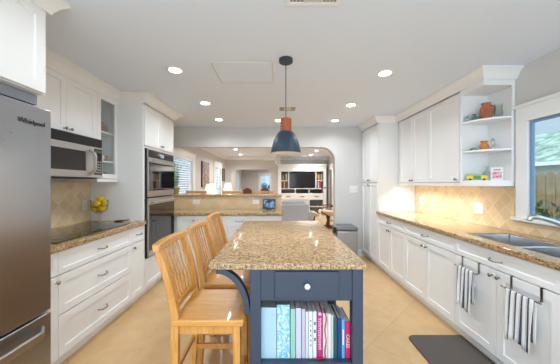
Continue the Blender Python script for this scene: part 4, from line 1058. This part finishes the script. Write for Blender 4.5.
# ---------------------------------------------------------------- plant on the bar
ppx, ppy, pz = -1.79, 4.52, 1.1605
t = thing('potted_plant', 'bright green leafy plant in a pot on the bar beside the oven tower', 'plant', (ppx, ppy, pz))
MB().lathe((ppx, ppy, pz), [(0, 0), (.045, 0), (.06, .10), (.064, .10), (.064, .115), (.054, .115), (.05, .09), (0, .09)], 24).build('pot', 'pot', t)
mb = MB(); random.seed(3)
stems = MB()
for k in range(11):
    a = random.uniform(0, 2*PI); h = random.uniform(.16, .47); lean = random.uniform(.02, .11)
    tip = Vector((ppx+math.cos(a)*lean, ppy+math.sin(a)*lean*.8, pz+.09+h)); b0 = Vector((ppx+math.cos(a)*.02, ppy+math.sin(a)*.02, pz+.09))
    stems.tube([b0, b0.lerp(tip, .5)+Vector((0, 0, .02)), tip], [.003, .0025, .0015], 6)
    for q in range(12):
        p0 = b0.lerp(tip, .25+.75*q/11); g = random.uniform(0, 2*PI); d = Vector((math.cos(g), math.sin(g), random.uniform(-.3, .5))).normalized(); sd = d.cross(Vector((0, 0, 1))).normalized()
        l_ = random.uniform(.04, .065); w_ = l_*.33
        pts_ = [p0, p0+d*l_*.4+sd*w_+Vector((0, 0, .004)), p0+d*l_, p0+d*l_*.4-sd*w_+Vector((0, 0, .004))]
        mid = p0+d*l_*.45-Vector((0, 0, .004))
        mb.add(pts_+[mid], [(0, 1, 4), (1, 2, 4), (2, 3, 4), (3, 0, 4)])
lv = mb.build('leaves', 'leaf', t, smooth=False); stems.build('stems', 'leaf', t)

# ---------------------------------------------------------------- living room
def console(x, y, lab):
    t = thing('console_table', lab, 'table', (x, y, 0))
    MB().box(FL+.02, x+.22, y-.32, y+.32, .70, .74).build('table_top', 'brownwood', t, .004)
    for xx in (FL+.05, x+.19):
        for yy in (y-.29, y+.29): MB().box(xx-.02, xx+.02, yy-.02, yy+.02, 0, .70).build('leg', 'brownwood', t)
def lamp(x, y, zb, zt, r, lab):
    t = thing('table_lamp', lab, 'lamp', (x, y, .7405), 'lit table lamps with white shades')
    MB().lathe((x, y, .7405), [(0, 0), (.07, 0), (.07, .015), (.03, .03), (.045, .10), (.05, .17), (.02, .23), (.012, zb-.74), (.012, zt-.80), (0, zt-.80)], 24).build('base', 'ceramic', t)
    MB().lathe((x, y, 0), [(r, zb), (r*.60, zt), (r*.60-.003, zt), (r-.003, zb)], 32, closed=True).build('lamp_shade', 'shade', t)
    l = bpy.data.lights.new('lamp_light', 'POINT'); l.energy = 1.5; l.color = (1, .85, .65); l.shadow_soft_size = .04
    o = bpy.data.objects.new('lamp_light', l); COL.objects.link(o); o.parent = t; o.location = (0, 0, (zb+zt)/2-.74)
console(-1.76, 6.72, 'dark wood console table under the nearer table lamp'); console(-1.78, 9.07, 'dark wood console table under the farther table lamp')
lamp(-1.75, 6.72, 1.045, 1.335, .18, 'lit table lamp with a white shade, nearer and larger, below the canvas picture')
lamp(-1.75, 9.07, 1.10, 1.36, .16, 'lit table lamp with a white shade, farther and smaller, below the narrow window')
M['art'] = mat('canvas print', (1, 1, 1, 1), .7); nt = NT(M['art'])
n1 = nt.noise(nt.vec((1, 1, .6)), 9, 3, .6, 1.0)
nt.base(nt.ramp(n1, [(.30, srgb(40, 38, 40)), (.42, srgb(120, 112, 104)), (.5, srgb(190, 176, 156)), (.56, srgb(150, 80, 70)), (.62, srgb(70, 120, 170)), (.72, srgb(220, 220, 222))]))
t = thing('canvas_picture', 'large abstract canvas picture on the living room side wall', 'picture', (FL, 7.4, 1.6))
MB().box(FL+.001, FL+.035, 7.05, 7.78, 1.24, 1.965).build('stretcher_frame', 'dark', t, .002)
MB().box(FL+.035, FL+.037, 7.052, 7.778, 1.242, 1.963).build('canvas', 'art', t)
t = thing('framed_picture', 'small dark framed picture in the corner beside the arch', 'picture', (FL, 9.98, 1.66))
MB().grid([9.78, 9.82, 10.14, 10.18], [1.43, 1.47, 1.87, 1.91], {(1, 1)}, yz, FL+.001, FL+.025).build('frame', 'black', t, .002)
MB().box(FL+.001, FL+.012, 9.82, 10.14, 1.47, 1.87).build('print', 'art', t)

# built-in shelving with the television
U = thing('media_wall_unit', 'white built in media wall unit with shelves and drawers', 'cabinet', (.99, YB-.2, 0))
ux0, ux1, uy0, uy1 = .04, 1.92, 9.92, YB-.001
BFx = Fr((0, uy0, 0), (1, 0, 0), (0, -1, 0))
for a, b_ in ((ux0, .165), (1.81, ux1)): MB().box(a, b_, uy0, uy1, 0, 2.02).build('side_panel', 'cab', U, .003)
MB().box(ux0-.03, ux1+.03, uy0-.05, uy1, 2.02, 2.09).build('cornice', 'cab', U, .008)
MB().box(.165, 1.81, uy0, uy1, 1.80, 2.02).build('header_box', 'cab', U)
mb = MB()
for k in range(4):
    u0 = .165+k*.41125; BFx.shaker(mb, u0+.01, u0+.40, 1.815, 2.0, w=.02, fr=.035)
mb.build('frieze_panels', 'cab', U)
MB().box(.165, 1.81, uy1-.03, uy1, .1, 1.80).build('back_panel', mat('unit back', srgb(130, 132, 134), .7), U)
for a, b_ in ((.44, .475), (1.50, 1.535)): MB().box(a, b_, uy0, uy1-.03, 1.145, 1.80).build('upright', 'cab', U, .002)
for a, b_ in ((.165, .44), (1.535, 1.81)): MB().box(a, b_, uy0+.01, uy1-.03, 1.43, 1.455).build('shelf', 'cab', U, .002)
MB().box(.165, 1.81, uy0, uy1-.03, 1.12, 1.145).build('shelf', 'cab', U, .002)
for x in (.70, 1.24): MB().box(x, x+.03, uy0, uy1-.03, .95, 1.12).build('upright', 'cab', U, .002)
MB().box(.165, 1.81, uy0, uy1-.03, .70, .95).build('drawer_box', 'cab', U)
for a, b_ in ((.17, .71), (.72, 1.255), (1.265, 1.805)):
    mb = MB(); BFx.shaker(mb, a, b_, .715, .935, w=.02, fr=.045); d = mb.build('drawer', 'cab', U); 
    mb = MB(); BFx.box(mb, (a+b_)/2-.08, (a+b_)/2+.08, .815, .835, .02, .04); mb.build('handle', 'dark', d, .003)
for x in (.70, 1.24): MB().box(x, x+.03, uy0, uy1-.03, .1, .70).build('upright', 'cab', U, .002)
MB().box(.165, 1.81, uy0+.01, uy1-.03, .42, .445).build('shelf', 'cab', U, .002)
MB().box(.165, 1.81, uy0, uy1-.03, 0, .12).build('plinth', 'cab', U, .002)
for a, b_ in ((.165, .70), (.73, 1.24)): 
    mb = MB(); BFx.box(mb, a+.01, b_-.01, .13, .69, -.04, -.02); mb.build('inner_panel', 'cab', U)
t = thing('television', 'flat black television in the built in media unit', 'television', (.988, 9.95, 1.15))
MB().box(.484, 1.492, 9.94, 9.985, 1.175, 1.755).build('case', 'black', t, .004)
MB().box(.496, 1.480, 9.937, 9.9405, 1.19, 1.742).build('screen', 'screen', t)
MB().box(.85, 1.13, 9.945, 10.07, 1.1455, 1.16).box(.96, 1.02, 9.96, 9.98, 1.15, 1.18).build('stand', 'black', t)
t = thing('centre_speaker', 'black centre speaker in the slot below the television', 'speaker', (.985, 10.0, .951))
MB().box(.76, 1.21, 9.95, 10.15, .9505, 1.09).build('case', 'black', t, .006)
for x in (.83, 1.14): MB().lathe((x, 9.949, 1.02), [(0, 0), (.045, 0), (.05, -.004), (.05, .002)], 20, 'Y').build('driver', 'dark', t)
t = thing('media_player', 'flat dark media box in the slot right of the centre speaker', 'media player', (1.53, 10.0, .951))
MB().box(1.36, 1.72, 9.97, 10.18, .9505, 1.0).build('case', 'dark', t, .003)
MB().box(1.40, 1.50, 9.9685, 9.9705, .965, .985).build('display', 'blackglass', t)
cols = {'upper left': [(96, 84, 70, 'brown'), (180, 160, 130, 'tan'), (70, 60, 56, 'charcoal'), (150, 120, 90, 'caramel'), (206, 196, 180, 'cream')],
        'lower left': [(84, 60, 46, 'chocolate'), (150, 60, 50, 'brick red'), (190, 170, 140, 'beige'), (60, 66, 60, 'dark green'), (120, 96, 72, 'umber')],
        'upper right': [(60, 70, 60, 'dark green'), (200, 170, 80, 'yellow'), (150, 130, 110, 'taupe'), (110, 80, 60, 'brown'), (190, 186, 170, 'cream')],
        'lower right': [(60, 90, 140, 'blue'), (200, 196, 190, 'white'), (180, 40, 44, 'bright red'), (170, 60, 60, 'dull red'), (80, 70, 66, 'charcoal')]}
for key, lst in cols.items():
    x = .18 if 'left' in key else 1.55; zb = 1.4555 if 'upper' in key else 1.1455
    for k, (r_, g_, b_, nm) in enumerate(lst):
        w_ = random.uniform(.036, .05); h_ = random.uniform(.2, .265)
        o = MB().box(x, x+w_-.001, 9.95, 10.12, zb, zb+h_).build('shelf_book', mat('far book', srgb(r_, g_, b_), .6), None, .003)
        tag(o, f'{nm} book on the {key} shelf beside the television', 'book', 'books beside the television'); x += w_
# sofa, seen from behind
t = thing('sofa', 'light grey sofa seen from behind in front of the media unit', 'sofa', (0, 7.2, 0))
MB().box(-.95, .93, 6.80, 7.70, .10, .42).build('sofa_base', 'sofa', t, .04, seg=3)
MB().box(-.93, .86, 6.78, 7.02, .12, .80).build('backrest', 'sofa', t, .06, seg=4)
for a, b_ in ((-.82, -.01), (0, .78)): MB().box(a, b_, 6.86, 7.10, .55, .87).build('back_cushion', 'sofa', t, .07, seg=4)
for a, b_ in ((-1.0, -.80), (.76, .97)): MB().box(a, b_, 6.80, 7.70, .10, .60).build('arm', 'sofa', t, .05, seg=4)
for a, b_ in ((-.79, -.02), (0, .75)): MB().box(a, b_, 7.03, 7.72, .40, .52).build('seat_cushion', 'sofa', t, .04, seg=3)
for x in (-.9, .88):
    for y in (6.86, 7.62): MB().box(x-.025, x+.025, y-.025, y+.025, 0, .11).build('leg', 'brownwood', t)
# recliner
rx, ry = 1.56, 7.85
t = thing('recliner_chair', 'cream leather recliner on a curved brown wooden base', 'chair', (rx, ry, 0))
ZX = lambda a, b, h: Vector((rx+a, h, b))
mb = MB(); mb.lathe((rx, ry, 0), [(.18, 0), (.26, 0), (.265, .03), (.18, .035)], 32, closed=True); mb.build('base_ring', 'brownwood', t)
mb = MB(); mb.prism([(-.07, .02), (.07, .02), (.05, .2), (.08, .38), (-.06, .38), (-.02, .2)], ZX, ry-.05, ry+.05); mb.build('pedestal', 'brownwood', t, .01)
mb = MB(); mb.bar((rx-.2, ry, .02), (rx+.2, ry, .02), .07, .03); mb.build('base_crossbar', 'brownwood', t, .004)
mb = MB(); mb.prism([(-.27, .44), (-.22, .39), (.2, .36), (.23, .42), (.2, .49), (-.22, .535)], ZX, ry-.27, ry+.27); mb.build('seat', 'cream', t, .04, seg=3)
mb = MB(); mb.prism([(.14, .42), (.24, .40), (.46, 1.0), (.42, 1.05), (.33, 1.02)], ZX, ry-.26, ry+.26); mb.build('backrest', 'cream', t, .04, seg=3)
for s_ in (-1, 1):
    mb = MB(); mb.tube([(rx-.05, ry+s_*.3, .38), (rx-.24, ry+s_*.31, .50), (rx-.2, ry+s_*.31, .64), (rx+.1, ry+s_*.31, .66), (rx+.28, ry+s_*.3, .62)], .018, 8); mb.build('arm', 'brownwood', t)
t = thing('footstool', 'cream leather footstool on brown legs in front of the recliner', 'footstool', (1.08, 7.9, 0))
FX = lambda a, b, h: Vector((1.14+a, h, b))
mb = MB(); mb.prism([(-.14, .44), (-.12, .36), (.12, .33), (.14, .4), (.0, .48)], FX, 7.68, 8.12); mb.build('cushion', 'cream', t, .03, seg=3)
mb = MB(); mb.tube([(1.18, 7.9, .35), (1.15, 7.9, .25), (1.14, 7.9, .03)], [.03, .028, .03], 8); mb.build('pedestal', 'brownwood', t)
mb = MB(); mb.lathe((1.15, 7.9, 0), [(.10, 0), (.15, 0), (.15, .028), (.10, .03)], 28, closed=True); mb.build('base_ring', 'brownwood', t)
mb = MB(); mb.bar((1.02, 7.9, .014), (1.28, 7.9, .014), .06, .026); mb.build('base_crossbar', 'brownwood', t)
# reading lamp beside the door
t = thing('floor_lamp', 'slim silver floor lamp beside the living room door', 'lamp', (1.93, 9.2, 0))
MB().lathe((1.93, 9.1, 0), [(0, 0), (.12, 0), (.12, .015), (.015, .025), (0, .03)], 24).build('base', 'chrome', t)
MB().tube([(1.93, 9.1, .02), (1.93, 9.1, 1.12)], .009, 8).build('pole', 'chrome', t)
MB().tube([(1.93, 9.1, 1.10), (1.86, 9.1, 1.17), (1.75, 9.1, 1.20)], .008, 8).build('arm', 'chrome', t)
MB().tube([(1.77, 9.1, 1.20), (1.74, 9.1, 1.19), (1.68, 9.1, 1.17)], [.012, .025, .032], 12).build('lamp_head', 'chrome', t)
# ceiling fan
t = thing('ceiling_fan', 'white ceiling fan with lights in the living room', 'fan', (.0, 8.2, CZ))
fx_, fy_ = .0, 8.2
MB().lathe((fx_, fy_, 0), [(0, CZ-.05), (.06, CZ-.05), (.07, CZ-.001), (0, CZ-.001)], 24).build('canopy', 'white', t)
MB().tube([(fx_, fy_, CZ-.05), (fx_, fy_, 2.18)], .013, 8).build('down_rod', 'white', t)
MB().lathe((fx_, fy_, 0), [(0, 2.06), (.07, 2.06), (.10, 2.09), (.11, 2.14), (.08, 2.18), (0, 2.19)], 28).build('motor_housing', 'white', t)
for k in range(5):
    a = k*2*PI/5+.2; d = Vector((math.cos(a), math.sin(a), 0)); s_ = Vector((-d.y, d.x, .15))
    mb = MB(); c0 = Vector((fx_, fy_, 2.105)); th = Vector((0, 0, .008))
    q = [c0+d*.09-s_*.04, c0+d*.2-s_*.055, c0+d*.5-s_*.065, c0+d*.52+s_*.05, c0+d*.2+s_*.055, c0+d*.09+s_*.04]
    mb.add(q+[v+th for v in q], [tuple(range(6)), tuple(range(6, 12))]+[(i, (i+1) % 6, 6+(i+1) % 6, 6+i) for i in range(6)]); mb.build('blade', 'white', t)
for k in range(3):
    a = k*2*PI/3; p0 = Vector((fx_+.07*math.cos(a), fy_+.07*math.sin(a), 2.06))
    mb = MB(); mb.lathe(p0, [(.015, 0), (.03, -.02), (.045, -.07), (.04, -.07), (.025, -.02), (.012, -.004)], 16, closed=True); mb.build('light_shade', 'inwhite', t)
# dining furniture beyond the arch
t = thing('dining_table', 'brown wooden dining table seen through the arch', 'table', (-.9, 12.1, 0))
MB().box(-1.55, -.2, 11.7, 12.5, .72, .76).build('table_top', 'brownwood', t, .004)
for x in (-1.48, -.27):
    for y in (11.77, 12.43): MB().box(x-.03, x+.03, y-.03, y+.03, 0, .72).build('leg', 'brownwood', t)
def dchair(x, y, lab):
    t = thing('dining_chair', lab, 'chair', (x, y, 0), 'brown chairs at the dining table')
    MB().box(x-.21, x+.21, y-.2, y+.22, .43, .47).build('seat', 'brownwood', t, .006)
    for xx in (x-.18, x+.18):
        MB().box(xx-.018, xx+.018, y-.2, y-.165, 0, 1.05).build('back_post', 'brownwood', t); MB().box(xx-.018, xx+.018, y+.18, y+.215, 0, .43).build('leg', 'brownwood', t)
    mb = MB(); pts = [(x-.17, .62)]+[(x-.17+.34*k/8, 1.06+.08*math.sin(PI*k/8)) for k in range(9)]+[(x+.17, .62)]; mb.prism(pts, xz, y-.195, y-.17); mb.build('backrest', 'brownwood', t, .004)
dchair(-1.3, 11.4, 'brown dining chair by the table beside the arch side wall'); dchair(-.53, 11.4, 'brown dining chair by the table below the far blue window')
